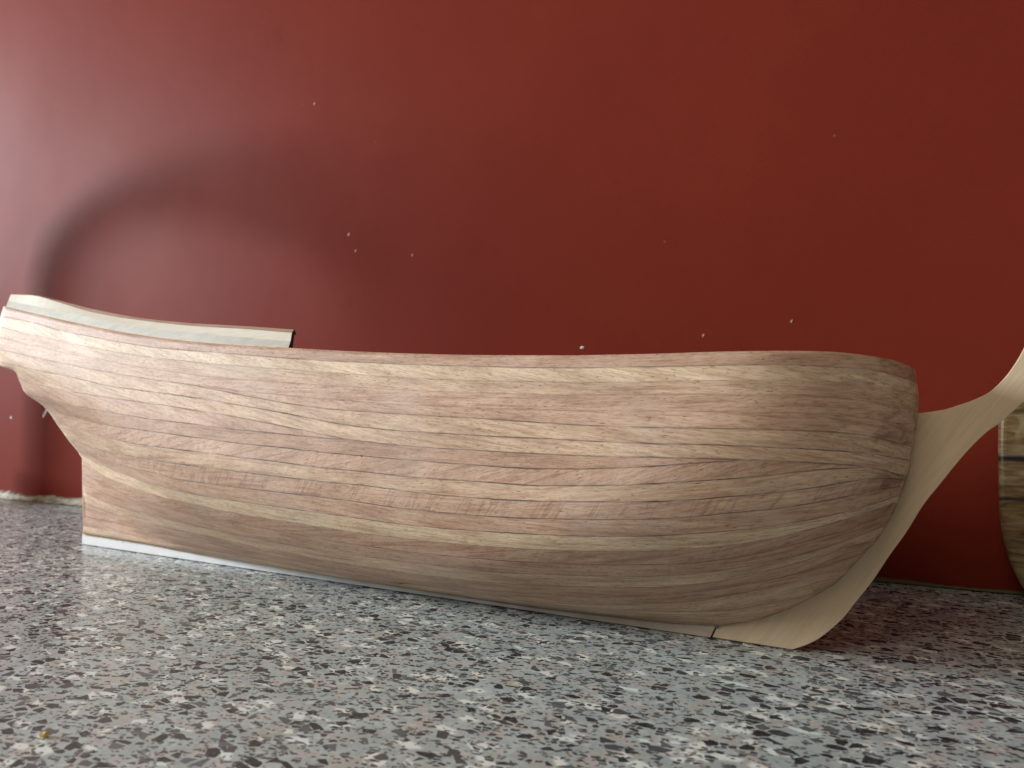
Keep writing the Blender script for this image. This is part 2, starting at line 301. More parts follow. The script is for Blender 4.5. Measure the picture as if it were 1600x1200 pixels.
# ------------------------------------------------------------------ model ship hull
G = [[[-11886,-887,3855],[-11766,-896,3833],[-11647,-905,3811],[-11530,-914,3790],[-11414,-923,3769],[-11299,-931,3748],[-11186,-939,3727],[-11075,-947,3706],[-10965,-954,3686],[-10857,-962,3666],[-10751,-968,3647],[-10645,-975,3628],[-10542,-981,3609],[-10439,-988,3590],[-10337,-994,3572],[-10237,-1000,3553],[-10137,-1006,3535],[-10039,-1012,3518],[-9942,-1017,3500],[-9846,-1023,3483],[-9750,-1029,3466],[-9655,-1035,3449],[-9561,-1041,3432],[-9466,-1047,3416],[-9450,-1048,3413],[-9425,-1050,3409],[-9341,-1056,3394],[-9206,-1065,3372],[-9036,-1076,3343],[-8833,-1087,3310],[-8637,-1095,3278],[-8446,-1103,3248],[-8259,-1110,3219],[-8075,-1117,3192],[-7896,-1124,3166],[-7719,-1131,3142],[-7545,-1138,3120],[-7374,-1146,3098],[-7205,-1154,3077],[-7039,-1161,3058],[-6877,-1169,3040],[-6718,-1176,3024],[-6561,-1183,3008],[-6408,-1190,2993],[-6257,-1197,2979],[-6110,-1202,2966],[-5967,-1207,2954],[-5828,-1209,2942],[-5691,-1212,2931],[-5558,-1213,2921],[-5426,-1215,2911],[-5296,-1217,2901],[-5169,-1218,2891],[-5043,-1220,2880],[-4918,-1223,2870],[-4795,-1225,2860],[-4674,-1228,2850],[-4554,-1230,2841],[-4436,-1233,2831],[-4320,-1235,2822],[-4206,-1238,2814],[-4093,-1240,2806],[-3982,-1242,2798],[-3873,-1244,2790],[-3765,-1247,2783],[-3659,-1249,2776],[-3554,-1251,2769],[-3450,-1253,2763],[-3348,-1255,2756],[-3248,-1257,2750],[-3148,-1259,2744],[-3050,-1261,2738],[-2954,-1262,2733],[-2858,-1264,2728],[-2764,-1266,2723],[-2672,-1268,2719],[-2580,-1269,2715],[-2490,-1271,2711],[-2400,-1272,2708],[-2312,-1274,2704],[-2225,-1275,2701],[-2139,-1276,2697],[-2055,-1278,2694],[-1971,-1279,2691],[-1889,-1279,2688],[-1807,-1280,2685],[-1727,-1280,2682],[-1647,-1280,2679],[-1569,-1280,2677],[-1491,-1280,2675],[-1415,-1280,2673],[-1339,-1280,2672],[-1264,-1280,2671],[-1190,-1281,2669],[-1117,-1281,2668],[-1044,-1281,2667],[-973,-1281,2666],[-902,-1281,2665],[-832,-1281,2664],[-763,-1281,2664],[-694,-1281,2663],[-626,-1280,2663],[-559,-1280,2663],[-493,-1280,2663],[-427,-1279,2662],[-363,-1277,2662],[-335,-1275,2662],[-284,-1272,2662],[-234,-1267,2661],[-185,-1262,2661],[-136,-1255,2660],[-88,-1248,2660],[-41,-1239,2659],[6,-1229,2659],[53,-1217,2658],[99,-1205,2658],[145,-1191,2657],[190,-1176,2656],[235,-1159,2655],[280,-1141,2654],[324,-1121,2653],[367,-1100,2652],[411,-1076,2651],[454,-1051,2649],[480,-1035,2647],[506,-1017,2645],[531,-999,2643],[557,-980,2641],[582,-960,2638],[607,-939,2635],[633,-916,2632],[658,-892,2629],[683,-867,2625],[708,-839,2621],[733,-810,2617],[757,-778,2613],[782,-744,2609],[807,-706,2604],[831,-665,2599],[856,-618,2593],[880,-564,2586],[896,-523,2581],[912,-477,2575],[927,-424,2568],[939,-377,2562],[950,-321,2556],[957,-275,2552],[964,-216,2548],[969,-130,2546],[972,-48,2546],[972,-48,2546],[972,-48,2546],[972,-48,2546]],
[[-11974,-888,3695],[-11848,-898,3677],[-11724,-907,3659],[-11601,-916,3641],[-11480,-925,3623],[-11360,-934,3605],[-11242,-943,3587],[-11126,-951,3569],[-11011,-959,3550],[-10898,-967,3530],[-10786,-975,3509],[-10675,-982,3486],[-10566,-989,3463],[-10458,-997,3440],[-10351,-1004,3417],[-10245,-1011,3396],[-10141,-1017,3375],[-10038,-1024,3356],[-9937,-1030,3338],[-9837,-1036,3322],[-9737,-1042,3305],[-9638,-1048,3290],[-9540,-1055,3274],[-9442,-1062,3259],[-9426,-1063,3257],[-9400,-1065,3253],[-9313,-1071,3239],[-9177,-1080,3218],[-9008,-1091,3192],[-8806,-1101,3160],[-8611,-1110,3129],[-8420,-1117,3101],[-8233,-1125,3074],[-8051,-1132,3049],[-7871,-1138,3026],[-7695,-1145,3004],[-7522,-1153,2984],[-7351,-1160,2967],[-7184,-1167,2951],[-7019,-1175,2936],[-6858,-1182,2922],[-6699,-1189,2909],[-6544,-1195,2896],[-6391,-1202,2883],[-6241,-1209,2870],[-6094,-1214,2856],[-5951,-1219,2843],[-5812,-1222,2830],[-5676,-1224,2817],[-5542,-1226,2804],[-5411,-1228,2792],[-5281,-1230,2780],[-5153,-1232,2769],[-5028,-1233,2759],[-4903,-1236,2749],[-4781,-1238,2739],[-4660,-1241,2730],[-4541,-1243,2721],[-4423,-1245,2713],[-4308,-1248,2705],[-4194,-1250,2697],[-4082,-1252,2690],[-3971,-1254,2683],[-3862,-1256,2676],[-3755,-1258,2669],[-3648,-1261,2663],[-3544,-1262,2657],[-3441,-1264,2651],[-3339,-1266,2645],[-3239,-1268,2639],[-3140,-1270,2633],[-3042,-1272,2628],[-2946,-1274,2623],[-2851,-1275,2618],[-2757,-1277,2613],[-2664,-1279,2608],[-2573,-1280,2604],[-2483,-1282,2599],[-2393,-1284,2594],[-2305,-1285,2590],[-2219,-1287,2586],[-2133,-1288,2582],[-2048,-1289,2578],[-1965,-1290,2575],[-1883,-1291,2571],[-1802,-1291,2569],[-1722,-1291,2566],[-1642,-1291,2564],[-1564,-1291,2563],[-1487,-1291,2561],[-1410,-1291,2560],[-1335,-1292,2559],[-1260,-1292,2558],[-1186,-1292,2557],[-1113,-1292,2556],[-1041,-1292,2555],[-969,-1292,2554],[-899,-1292,2553],[-829,-1292,2552],[-760,-1292,2552],[-691,-1292,2551],[-623,-1292,2550],[-556,-1291,2550],[-490,-1291,2549],[-425,-1290,2549],[-361,-1287,2548],[-333,-1285,2548],[-283,-1281,2548],[-233,-1277,2548],[-184,-1271,2547],[-136,-1264,2547],[-88,-1255,2547],[-40,-1246,2547],[7,-1236,2547],[53,-1224,2547],[99,-1211,2546],[145,-1197,2546],[190,-1181,2545],[235,-1164,2543],[279,-1146,2541],[323,-1126,2539],[367,-1104,2537],[410,-1080,2534],[453,-1055,2532],[479,-1038,2530],[504,-1021,2528],[530,-1003,2526],[555,-983,2524],[581,-963,2522],[606,-942,2519],[631,-919,2517],[656,-896,2514],[681,-870,2511],[706,-843,2508],[731,-815,2505],[756,-784,2500],[781,-751,2495],[806,-715,2489],[830,-676,2482],[855,-633,2474],[879,-585,2466],[896,-550,2460],[912,-510,2455],[928,-466,2449],[940,-428,2445],[952,-386,2441],[959,-353,2438],[967,-316,2435],[974,-271,2433],[981,-215,2431],[987,-130,2430],[990,-48,2430],[990,-48,2430]],
[[-12021,-890,3532],[-11891,-900,3510],[-11763,-910,3489],[-11636,-920,3467],[-11511,-930,3446],[-11387,-939,3425],[-11265,-949,3405],[-11145,-958,3385],[-11027,-967,3365],[-10910,-975,3345],[-10795,-983,3326],[-10682,-991,3308],[-10570,-998,3289],[-10459,-1006,3271],[-10350,-1013,3253],[-10242,-1020,3235],[-10136,-1027,3218],[-10031,-1034,3201],[-9927,-1040,3185],[-9824,-1047,3169],[-9721,-1054,3153],[-9620,-1060,3138],[-9519,-1067,3122],[-9419,-1074,3107],[-9403,-1075,3105],[-9376,-1077,3101],[-9287,-1084,3088],[-9151,-1093,3068],[-8983,-1104,3044],[-8782,-1114,3015],[-8588,-1122,2987],[-8398,-1129,2961],[-8211,-1137,2935],[-8029,-1144,2911],[-7850,-1151,2889],[-7674,-1158,2869],[-7501,-1165,2851],[-7331,-1173,2833],[-7163,-1180,2816],[-6999,-1188,2801],[-6838,-1195,2785],[-6679,-1202,2771],[-6524,-1209,2757],[-6371,-1216,2744],[-6221,-1222,2731],[-6076,-1228,2718],[-5933,-1232,2706],[-5795,-1235,2695],[-5659,-1237,2684],[-5526,-1239,2673],[-5395,-1240,2663],[-5266,-1242,2653],[-5139,-1244,2643],[-5014,-1246,2634],[-4890,-1248,2624],[-4767,-1250,2614],[-4647,-1253,2605],[-4528,-1255,2596],[-4411,-1258,2586],[-4296,-1260,2577],[-4182,-1262,2569],[-4070,-1264,2560],[-3960,-1267,2552],[-3851,-1269,2544],[-3744,-1271,2537],[-3638,-1273,2530],[-3533,-1275,2523],[-3431,-1277,2517],[-3329,-1279,2510],[-3229,-1281,2504],[-3130,-1283,2498],[-3033,-1284,2492],[-2937,-1286,2486],[-2842,-1288,2481],[-2748,-1289,2476],[-2656,-1291,2472],[-2565,-1293,2468],[-2475,-1294,2464],[-2386,-1296,2461],[-2298,-1297,2457],[-2212,-1298,2454],[-2127,-1300,2451],[-2042,-1301,2448],[-1959,-1301,2446],[-1877,-1302,2443],[-1796,-1302,2441],[-1716,-1302,2440],[-1637,-1302,2438],[-1559,-1302,2437],[-1482,-1302,2436],[-1406,-1302,2434],[-1331,-1303,2433],[-1256,-1303,2432],[-1182,-1303,2430],[-1109,-1303,2429],[-1037,-1303,2429],[-966,-1303,2428],[-896,-1302,2429],[-826,-1302,2429],[-757,-1302,2429],[-689,-1302,2429],[-621,-1302,2429],[-554,-1302,2429],[-488,-1301,2429],[-423,-1299,2428],[-360,-1296,2428],[-332,-1294,2428],[-282,-1290,2427],[-232,-1285,2427],[-183,-1278,2426],[-135,-1271,2426],[-87,-1262,2425],[-40,-1253,2424],[7,-1242,2423],[53,-1230,2422],[99,-1217,2421],[144,-1203,2420],[189,-1187,2419],[234,-1170,2418],[278,-1152,2417],[322,-1131,2416],[366,-1110,2415],[409,-1086,2413],[452,-1061,2411],[478,-1044,2409],[504,-1027,2407],[529,-1009,2405],[555,-990,2403],[580,-970,2401],[605,-949,2398],[630,-927,2395],[656,-904,2393],[681,-879,2390],[706,-853,2387],[731,-825,2384],[755,-795,2380],[780,-762,2376],[805,-727,2372],[830,-689,2368],[854,-647,2363],[879,-601,2357],[895,-566,2352],[911,-528,2348],[927,-486,2343],[939,-451,2339],[951,-411,2335],[959,-381,2332],[967,-348,2330],[974,-310,2327],[982,-265,2325],[989,-207,2323],[994,-118,2321],[998,-48,2321]],
[[-12073,-890,3369],[-11939,-900,3348],[-11807,-911,3327],[-11677,-921,3306],[-11548,-931,3286],[-11421,-941,3265],[-11296,-951,3245],[-11172,-961,3226],[-11050,-970,3206],[-10930,-979,3187],[-10812,-988,3168],[-10695,-996,3150],[-10580,-1004,3131],[-10466,-1012,3113],[-10354,-1020,3095],[-10243,-1028,3077],[-10134,-1035,3060],[-10025,-1042,3043],[-9919,-1049,3027],[-9813,-1056,3011],[-9708,-1064,2996],[-9605,-1070,2981],[-9501,-1078,2966],[-9399,-1085,2951],[-9382,-1087,2949],[-9355,-1088,2945],[-9264,-1095,2933],[-9128,-1105,2914],[-8960,-1115,2891],[-8760,-1125,2863],[-8566,-1133,2836],[-8376,-1141,2810],[-8190,-1149,2785],[-8007,-1156,2761],[-7828,-1163,2739],[-7653,-1170,2718],[-7480,-1178,2698],[-7309,-1186,2679],[-7142,-1194,2661],[-6978,-1201,2643],[-6817,-1209,2626],[-6659,-1216,2610],[-6503,-1223,2596],[-6351,-1230,2582],[-6202,-1236,2569],[-6056,-1242,2557],[-5915,-1245,2547],[-5777,-1248,2536],[-5642,-1250,2527],[-5509,-1252,2518],[-5379,-1254,2509],[-5250,-1255,2501],[-5124,-1257,2492],[-4999,-1259,2485],[-4875,-1261,2477],[-4754,-1263,2469],[-4634,-1265,2461],[-4515,-1267,2454],[-4399,-1269,2446],[-4284,-1272,2439],[-4171,-1274,2432],[-4059,-1276,2425],[-3949,-1278,2418],[-3841,-1280,2411],[-3734,-1282,2405],[-3628,-1284,2399],[-3524,-1285,2394],[-3422,-1287,2388],[-3321,-1289,2384],[-3221,-1291,2379],[-3123,-1292,2375],[-3026,-1294,2371],[-2930,-1296,2367],[-2835,-1297,2363],[-2742,-1299,2359],[-2650,-1300,2356],[-2559,-1302,2353],[-2469,-1303,2350],[-2381,-1305,2347],[-2293,-1306,2344],[-2207,-1307,2341],[-2122,-1308,2338],[-2038,-1309,2335],[-1955,-1310,2333],[-1873,-1311,2330],[-1792,-1311,2328],[-1712,-1311,2326],[-1634,-1311,2325],[-1556,-1311,2324],[-1479,-1311,2323],[-1403,-1311,2323],[-1327,-1311,2322],[-1253,-1311,2321],[-1180,-1311,2320],[-1107,-1311,2320],[-1035,-1311,2319],[-964,-1311,2319],[-893,-1311,2318],[-824,-1311,2318],[-755,-1311,2318],[-687,-1311,2318],[-619,-1311,2319],[-553,-1310,2319],[-487,-1309,2319],[-422,-1307,2319],[-359,-1302,2318],[-331,-1300,2318],[-281,-1295,2318],[-232,-1290,2317],[-183,-1283,2316],[-135,-1275,2316],[-88,-1266,2315],[-41,-1256,2315],[6,-1245,2314],[52,-1232,2313],[98,-1219,2312],[143,-1204,2312],[188,-1188,2311],[233,-1171,2310],[277,-1152,2309],[321,-1132,2307],[365,-1109,2305],[408,-1086,2301],[451,-1060,2297],[476,-1043,2295],[502,-1026,2292],[528,-1008,2289],[553,-989,2286],[578,-969,2283],[603,-948,2280],[629,-926,2277],[654,-902,2274],[679,-877,2270],[704,-851,2266],[729,-823,2262],[754,-792,2257],[778,-760,2252],[803,-725,2247],[828,-687,2241],[852,-645,2235],[877,-599,2230],[893,-564,2225],[909,-527,2221],[925,-485,2217],[937,-450,2213],[949,-410,2210],[957,-381,2208],[965,-348,2205],[973,-311,2203],[980,-267,2201],[987,-211,2198],[993,-128,2196],[996,-48,2195]],
[[-12129,-887,3195],[-11992,-898,3174],[-11856,-909,3154],[-11722,-920,3133],[-11589,-931,3114],[-11459,-941,3094],[-11330,-952,3074],[-11202,-962,3055],[-11077,-972,3037],[-10953,-981,3018],[-10831,-991,3000],[-10711,-999,2983],[-10593,-1008,2966],[-10476,-1017,2949],[-10361,-1025,2932],[-10247,-1033,2916],[-10135,-1041,2900],[-10024,-1049,2884],[-9914,-1057,2869],[-9806,-1064,2854],[-9698,-1072,2839],[-9592,-1079,2824],[-9486,-1087,2810],[-9382,-1095,2796],[-9364,-1096,2794],[-9337,-1098,2790],[-9244,-1105,2778],[-9107,-1114,2761],[-8941,-1124,2739],[-8741,-1134,2714],[-8547,-1142,2690],[-8358,-1150,2667],[-8172,-1158,2645],[-7990,-1165,2624],[-7811,-1173,2604],[-7636,-1180,2584],[-7463,-1188,2566],[-7293,-1195,2548],[-7126,-1203,2530],[-6963,-1211,2514],[-6802,-1218,2498],[-6644,-1225,2483],[-6489,-1232,2469],[-6337,-1239,2455],[-6188,-1246,2442],[-6043,-1251,2429],[-5902,-1255,2417],[-5764,-1258,2406],[-5629,-1260,2394],[-5497,-1262,2383],[-5366,-1264,2372],[-5238,-1265,2361],[-5111,-1267,2351],[-4986,-1269,2341],[-4863,-1271,2332],[-4741,-1274,2323],[-4622,-1276,2314],[-4504,-1278,2306],[-4387,-1280,2298],[-4273,-1282,2291],[-4160,-1284,2283],[-4049,-1286,2276],[-3939,-1288,2270],[-3831,-1290,2264],[-3724,-1292,2258],[-3619,-1294,2253],[-3516,-1295,2248],[-3414,-1297,2243],[-3313,-1299,2239],[-3213,-1301,2235],[-3115,-1302,2231],[-3018,-1304,2227],[-2923,-1305,2223],[-2829,-1307,2220],[-2735,-1308,2217],[-2644,-1310,2214],[-2553,-1311,2211],[-2463,-1313,2208],[-2375,-1314,2205],[-2288,-1315,2202],[-2202,-1317,2199],[-2117,-1318,2197],[-2033,-1319,2195],[-1950,-1319,2193],[-1868,-1320,2191],[-1788,-1320,2190],[-1708,-1320,2189],[-1630,-1320,2188],[-1552,-1320,2187],[-1475,-1320,2187],[-1399,-1320,2187],[-1324,-1320,2186],[-1250,-1320,2186],[-1177,-1320,2186],[-1104,-1320,2185],[-1032,-1320,2185],[-961,-1320,2185],[-891,-1320,2184],[-821,-1320,2184],[-753,-1320,2183],[-685,-1320,2183],[-617,-1320,2182],[-551,-1319,2182],[-486,-1316,2181],[-422,-1313,2180],[-359,-1308,2180],[-331,-1305,2179],[-282,-1299,2179],[-233,-1292,2178],[-184,-1285,2178],[-136,-1276,2177],[-89,-1266,2177],[-42,-1255,2176],[4,-1243,2176],[50,-1230,2175],[96,-1216,2175],[141,-1200,2174],[186,-1183,2174],[230,-1165,2173],[275,-1146,2172],[318,-1125,2171],[362,-1102,2170],[405,-1078,2168],[448,-1051,2165],[474,-1034,2163],[499,-1016,2161],[525,-998,2158],[550,-978,2156],[575,-958,2153],[600,-936,2150],[626,-913,2147],[651,-889,2143],[676,-863,2139],[701,-836,2135],[725,-807,2130],[750,-775,2124],[775,-742,2118],[800,-705,2111],[824,-665,2104],[849,-621,2097],[873,-571,2088],[889,-534,2082],[905,-492,2076],[921,-446,2069],[933,-406,2064],[944,-360,2058],[952,-325,2054],[959,-284,2050],[967,-235,2046],[973,-168,2041],[979,-48,2036],[979,-48,2036],[979,-48,2036]],
[[-12129,-887,3195],[-11992,-898,3174],[-11856,-909,3154],[-11722,-920,3133],[-11589,-931,3114],[-11459,-941,3094],[-11330,-952,3074],[-11202,-962,3055],[-11077,-972,3037],[-10953,-981,3018],[-10831,-991,3000],[-10711,-999,2983],[-10593,-1008,2966],[-10476,-1017,2949],[-10361,-1025,2932],[-10247,-1033,2916],[-10135,-1041,2900],[-10024,-1049,2884],[-9914,-1057,2869],[-9806,-1064,2854],[-9698,-1072,2839],[-9592,-1079,2824],[-9486,-1087,2810],[-9382,-1095,2796],[-9364,-1096,2794],[-9337,-1098,2790],[-9244,-1105,2778],[-9107,-1114,2761],[-8941,-1124,2739],[-8741,-1134,2714],[-8547,-1142,2690],[-8358,-1150,2667],[-8172,-1158,2645],[-7990,-1165,2624],[-7811,-1173,2604],[-7636,-1180,2584],[-7463,-1188,2566],[-7293,-1195,2548],[-7126,-1203,2530],[-6963,-1211,2514],[-6802,-1218,2498],[-6643,-1226,2468],[-6487,-1234,2448],[-6334,-1241,2428],[-6185,-1248,2408],[-6039,-1254,2388],[-5897,-1258,2369],[-5759,-1262,2350],[-5624,-1264,2332],[-5491,-1266,2313],[-5360,-1268,2295],[-5231,-1271,2278],[-5104,-1273,2262],[-4979,-1275,2247],[-4855,-1278,2235],[-4734,-1280,2224],[-4614,-1282,2214],[-4497,-1284,2204],[-4381,-1286,2196],[-4266,-1288,2189],[-4154,-1290,2182],[-4043,-1292,2176],[-3933,-1294,2171],[-3825,-1296,2166],[-3719,-1298,2161],[-3614,-1299,2157],[-3511,-1301,2153],[-3409,-1303,2148],[-3308,-1304,2144],[-3209,-1306,2140],[-3111,-1308,2136],[-3014,-1309,2132],[-2919,-1311,2128],[-2825,-1312,2124],[-2732,-1314,2120],[-2640,-1315,2116],[-2549,-1317,2112],[-2460,-1318,2108],[-2372,-1320,2104],[-2284,-1321,2100],[-2198,-1322,2095],[-2113,-1324,2091],[-2030,-1325,2086],[-1947,-1325,2081],[-1865,-1326,2077],[-1785,-1326,2073],[-1705,-1327,2069],[-1627,-1327,2066],[-1549,-1327,2063],[-1473,-1327,2060],[-1397,-1327,2058],[-1322,-1327,2056],[-1248,-1327,2054],[-1174,-1327,2053],[-1102,-1327,2052],[-1030,-1327,2051],[-959,-1327,2050],[-889,-1327,2050],[-820,-1327,2049],[-751,-1327,2049],[-683,-1327,2048],[-616,-1326,2048],[-551,-1324,2048],[-486,-1320,2047],[-422,-1315,2047],[-360,-1309,2047],[-332,-1305,2047],[-283,-1298,2046],[-234,-1291,2046],[-186,-1282,2046],[-139,-1272,2046],[-91,-1261,2045],[-45,-1249,2045],[1,-1236,2044],[47,-1222,2044],[93,-1207,2043],[138,-1190,2042],[182,-1172,2042],[227,-1153,2041],[271,-1133,2039],[314,-1110,2038],[358,-1087,2036],[401,-1061,2034],[444,-1034,2031],[469,-1016,2029],[495,-998,2027],[520,-978,2024],[546,-958,2021],[571,-936,2018],[596,-914,2014],[621,-890,2010],[646,-865,2005],[671,-838,1999],[696,-808,1993],[721,-777,1987],[745,-743,1980],[770,-706,1972],[795,-667,1964],[819,-624,1956],[843,-575,1947],[868,-521,1937],[884,-480,1930],[899,-434,1922],[915,-381,1914],[927,-334,1908],[938,-277,1901],[945,-230,1896],[951,-167,1890],[957,-48,1882],[957,-48,1882],[957,-48,1882],[957,-48,1882],[957,-48,1882]],
[[-12372,-784,3022],[-12150,-835,2995],[-11954,-874,2971],[-11778,-905,2948],[-11621,-927,2926],[-11482,-941,2906],[-11351,-951,2887],[-11221,-962,2868],[-11093,-972,2851],[-10967,-982,2833],[-10842,-992,2817],[-10720,-1002,2801],[-10599,-1011,2785],[-10480,-1020,2769],[-10362,-1029,2754],[-10246,-1038,2740],[-10131,-1046,2725],[-10018,-1055,2711],[-9906,-1063,2696],[-9796,-1071,2682],[-9687,-1079,2668],[-9578,-1087,2653],[-9471,-1095,2639],[-9365,-1103,2624],[-9347,-1104,2622],[-9319,-1106,2618],[-9225,-1113,2604],[-9088,-1123,2583],[-8921,-1133,2558],[-8721,-1143,2529],[-8528,-1152,2505],[-8338,-1160,2486],[-8153,-1167,2469],[-7972,-1175,2453],[-7793,-1182,2439],[-7619,-1189,2424],[-7446,-1197,2408],[-7277,-1205,2393],[-7110,-1212,2376],[-6947,-1220,2360],[-6786,-1227,2344],[-6629,-1235,2328],[-6474,-1242,2312],[-6322,-1249,2295],[-6173,-1256,2278],[-6028,-1261,2262],[-5887,-1265,2245],[-5749,-1268,2228],[-5614,-1271,2211],[-5482,-1273,2195],[-5351,-1275,2178],[-5222,-1277,2162],[-5096,-1279,2146],[-4971,-1282,2130],[-4848,-1284,2114],[-4726,-1286,2098],[-4606,-1289,2081],[-4489,-1291,2064],[-4372,-1294,2049],[-4258,-1296,2035],[-4145,-1298,2023],[-4035,-1300,2014],[-3925,-1302,2006],[-3818,-1304,2000],[-3712,-1305,1994],[-3607,-1307,1990],[-3504,-1309,1986],[-3402,-1310,1982],[-3302,-1312,1979],[-3203,-1314,1976],[-3105,-1315,1972],[-3008,-1317,1969],[-2913,-1318,1965],[-2819,-1320,1961],[-2726,-1321,1958],[-2635,-1323,1954],[-2545,-1324,1952],[-2455,-1325,1949],[-2367,-1327,1947],[-2280,-1328,1946],[-2195,-1329,1944],[-2110,-1330,1942],[-2026,-1331,1941],[-1944,-1332,1939],[-1863,-1332,1937],[-1782,-1332,1935],[-1703,-1332,1933],[-1625,-1332,1931],[-1547,-1332,1929],[-1471,-1333,1927],[-1395,-1333,1925],[-1320,-1333,1924],[-1246,-1333,1922],[-1173,-1333,1921],[-1100,-1333,1919],[-1029,-1333,1918],[-958,-1333,1917],[-888,-1333,1916],[-819,-1333,1916],[-751,-1332,1916],[-683,-1330,1917],[-617,-1327,1917],[-552,-1322,1917],[-488,-1316,1918],[-425,-1309,1918],[-363,-1300,1918],[-336,-1295,1918],[-287,-1287,1917],[-239,-1277,1916],[-191,-1267,1915],[-144,-1255,1914],[-97,-1242,1913],[-51,-1229,1912],[-5,-1214,1910],[41,-1198,1908],[86,-1181,1907],[131,-1163,1905],[176,-1144,1903],[220,-1123,1902],[264,-1101,1900],[308,-1077,1898],[351,-1052,1895],[394,-1025,1893],[437,-995,1889],[463,-977,1887],[488,-957,1885],[514,-937,1883],[539,-916,1880],[564,-894,1877],[590,-870,1874],[615,-845,1871],[640,-819,1867],[665,-791,1863],[690,-762,1859],[715,-730,1854],[740,-697,1849],[764,-660,1843],[789,-619,1836],[814,-575,1828],[838,-525,1819],[862,-467,1810],[878,-424,1803],[894,-373,1796],[910,-313,1789],[921,-256,1782],[931,-177,1775],[930,-48,1766],[930,-48,1766],[930,-48,1766],[930,-48,1766],[930,-48,1766],[930,-48,1766],[930,-48,1766]],
[[-12192,-880,2927],[-12092,-871,2913],[-11993,-862,2898],[-11895,-853,2884],[-11798,-844,2870],[-11701,-835,2846],[-11605,-826,2805],[-11476,-833,2711],[-11322,-855,2678],[-11171,-877,2648],[-11023,-898,2622],[-10878,-918,2600],[-10736,-937,2581],[-10597,-956,2563],[-10461,-974,2546],[-10327,-992,2530],[-10197,-1008,2515],[-10069,-1024,2501],[-9944,-1040,2488],[-9821,-1054,2475],[-9701,-1068,2462],[-9584,-1081,2450],[-9469,-1093,2439],[-9357,-1104,2428],[-9339,-1106,2426],[-9310,-1108,2423],[-9212,-1117,2413],[-9071,-1129,2400],[-8902,-1142,2384],[-8701,-1153,2365],[-8514,-1158,2347],[-8325,-1166,2330],[-8139,-1174,2314],[-7958,-1181,2298],[-7780,-1189,2284],[-7605,-1197,2271],[-7433,-1204,2257],[-7264,-1212,2242],[-7097,-1220,2225],[-6934,-1227,2207],[-6774,-1235,2190],[-6616,-1242,2175],[-6462,-1249,2161],[-6310,-1256,2147],[-6162,-1263,2134],[-6017,-1268,2119],[-5877,-1272,2102],[-5739,-1275,2085],[-5605,-1277,2067],[-5472,-1279,2049],[-5342,-1282,2033],[-5214,-1284,2016],[-5087,-1286,2000],[-4962,-1288,1983],[-4840,-1290,1967],[-4719,-1293,1950],[-4599,-1295,1933],[-4482,-1297,1916],[-4366,-1299,1900],[-4252,-1301,1887],[-4140,-1303,1877],[-4029,-1305,1868],[-3920,-1307,1862],[-3813,-1309,1856],[-3707,-1310,1851],[-3602,-1312,1846],[-3499,-1314,1841],[-3398,-1315,1837],[-3297,-1317,1833],[-3198,-1318,1830],[-3101,-1320,1826],[-3005,-1321,1824],[-2910,-1323,1821],[-2816,-1324,1818],[-2723,-1326,1816],[-2632,-1327,1814],[-2542,-1328,1812],[-2453,-1330,1810],[-2365,-1331,1808],[-2278,-1332,1806],[-2192,-1333,1805],[-2108,-1334,1803],[-2024,-1335,1802],[-1942,-1336,1801],[-1861,-1336,1800],[-1780,-1336,1800],[-1701,-1337,1799],[-1623,-1337,1799],[-1546,-1337,1799],[-1469,-1336,1799],[-1394,-1336,1799],[-1319,-1336,1799],[-1245,-1336,1800],[-1172,-1336,1801],[-1100,-1336,1802],[-1028,-1336,1803],[-957,-1336,1804],[-888,-1335,1805],[-819,-1333,1805],[-752,-1330,1805],[-686,-1326,1806],[-620,-1320,1806],[-556,-1313,1807],[-492,-1305,1808],[-430,-1296,1808],[-368,-1285,1809],[-341,-1280,1809],[-293,-1270,1809],[-245,-1259,1809],[-197,-1247,1809],[-150,-1234,1809],[-103,-1221,1808],[-57,-1206,1807],[-11,-1190,1806],[35,-1173,1804],[80,-1155,1802],[125,-1136,1800],[169,-1115,1798],[214,-1094,1796],[258,-1070,1794],[301,-1046,1792],[345,-1020,1789],[388,-992,1786],[431,-962,1783],[457,-943,1781],[482,-923,1779],[508,-902,1776],[533,-881,1774],[559,-858,1771],[584,-834,1767],[609,-808,1764],[635,-781,1759],[660,-753,1754],[685,-722,1748],[710,-689,1741],[734,-653,1733],[759,-614,1724],[784,-571,1714],[808,-523,1703],[833,-470,1692],[857,-407,1680],[872,-358,1671],[888,-299,1662],[902,-214,1651],[907,-48,1628],[923,-48,1693],[930,-48,1766],[944,-48,1818],[955,-48,1886],[966,-48,1960],[977,-48,2044],[988,-48,2137],[994,-48,2184]],
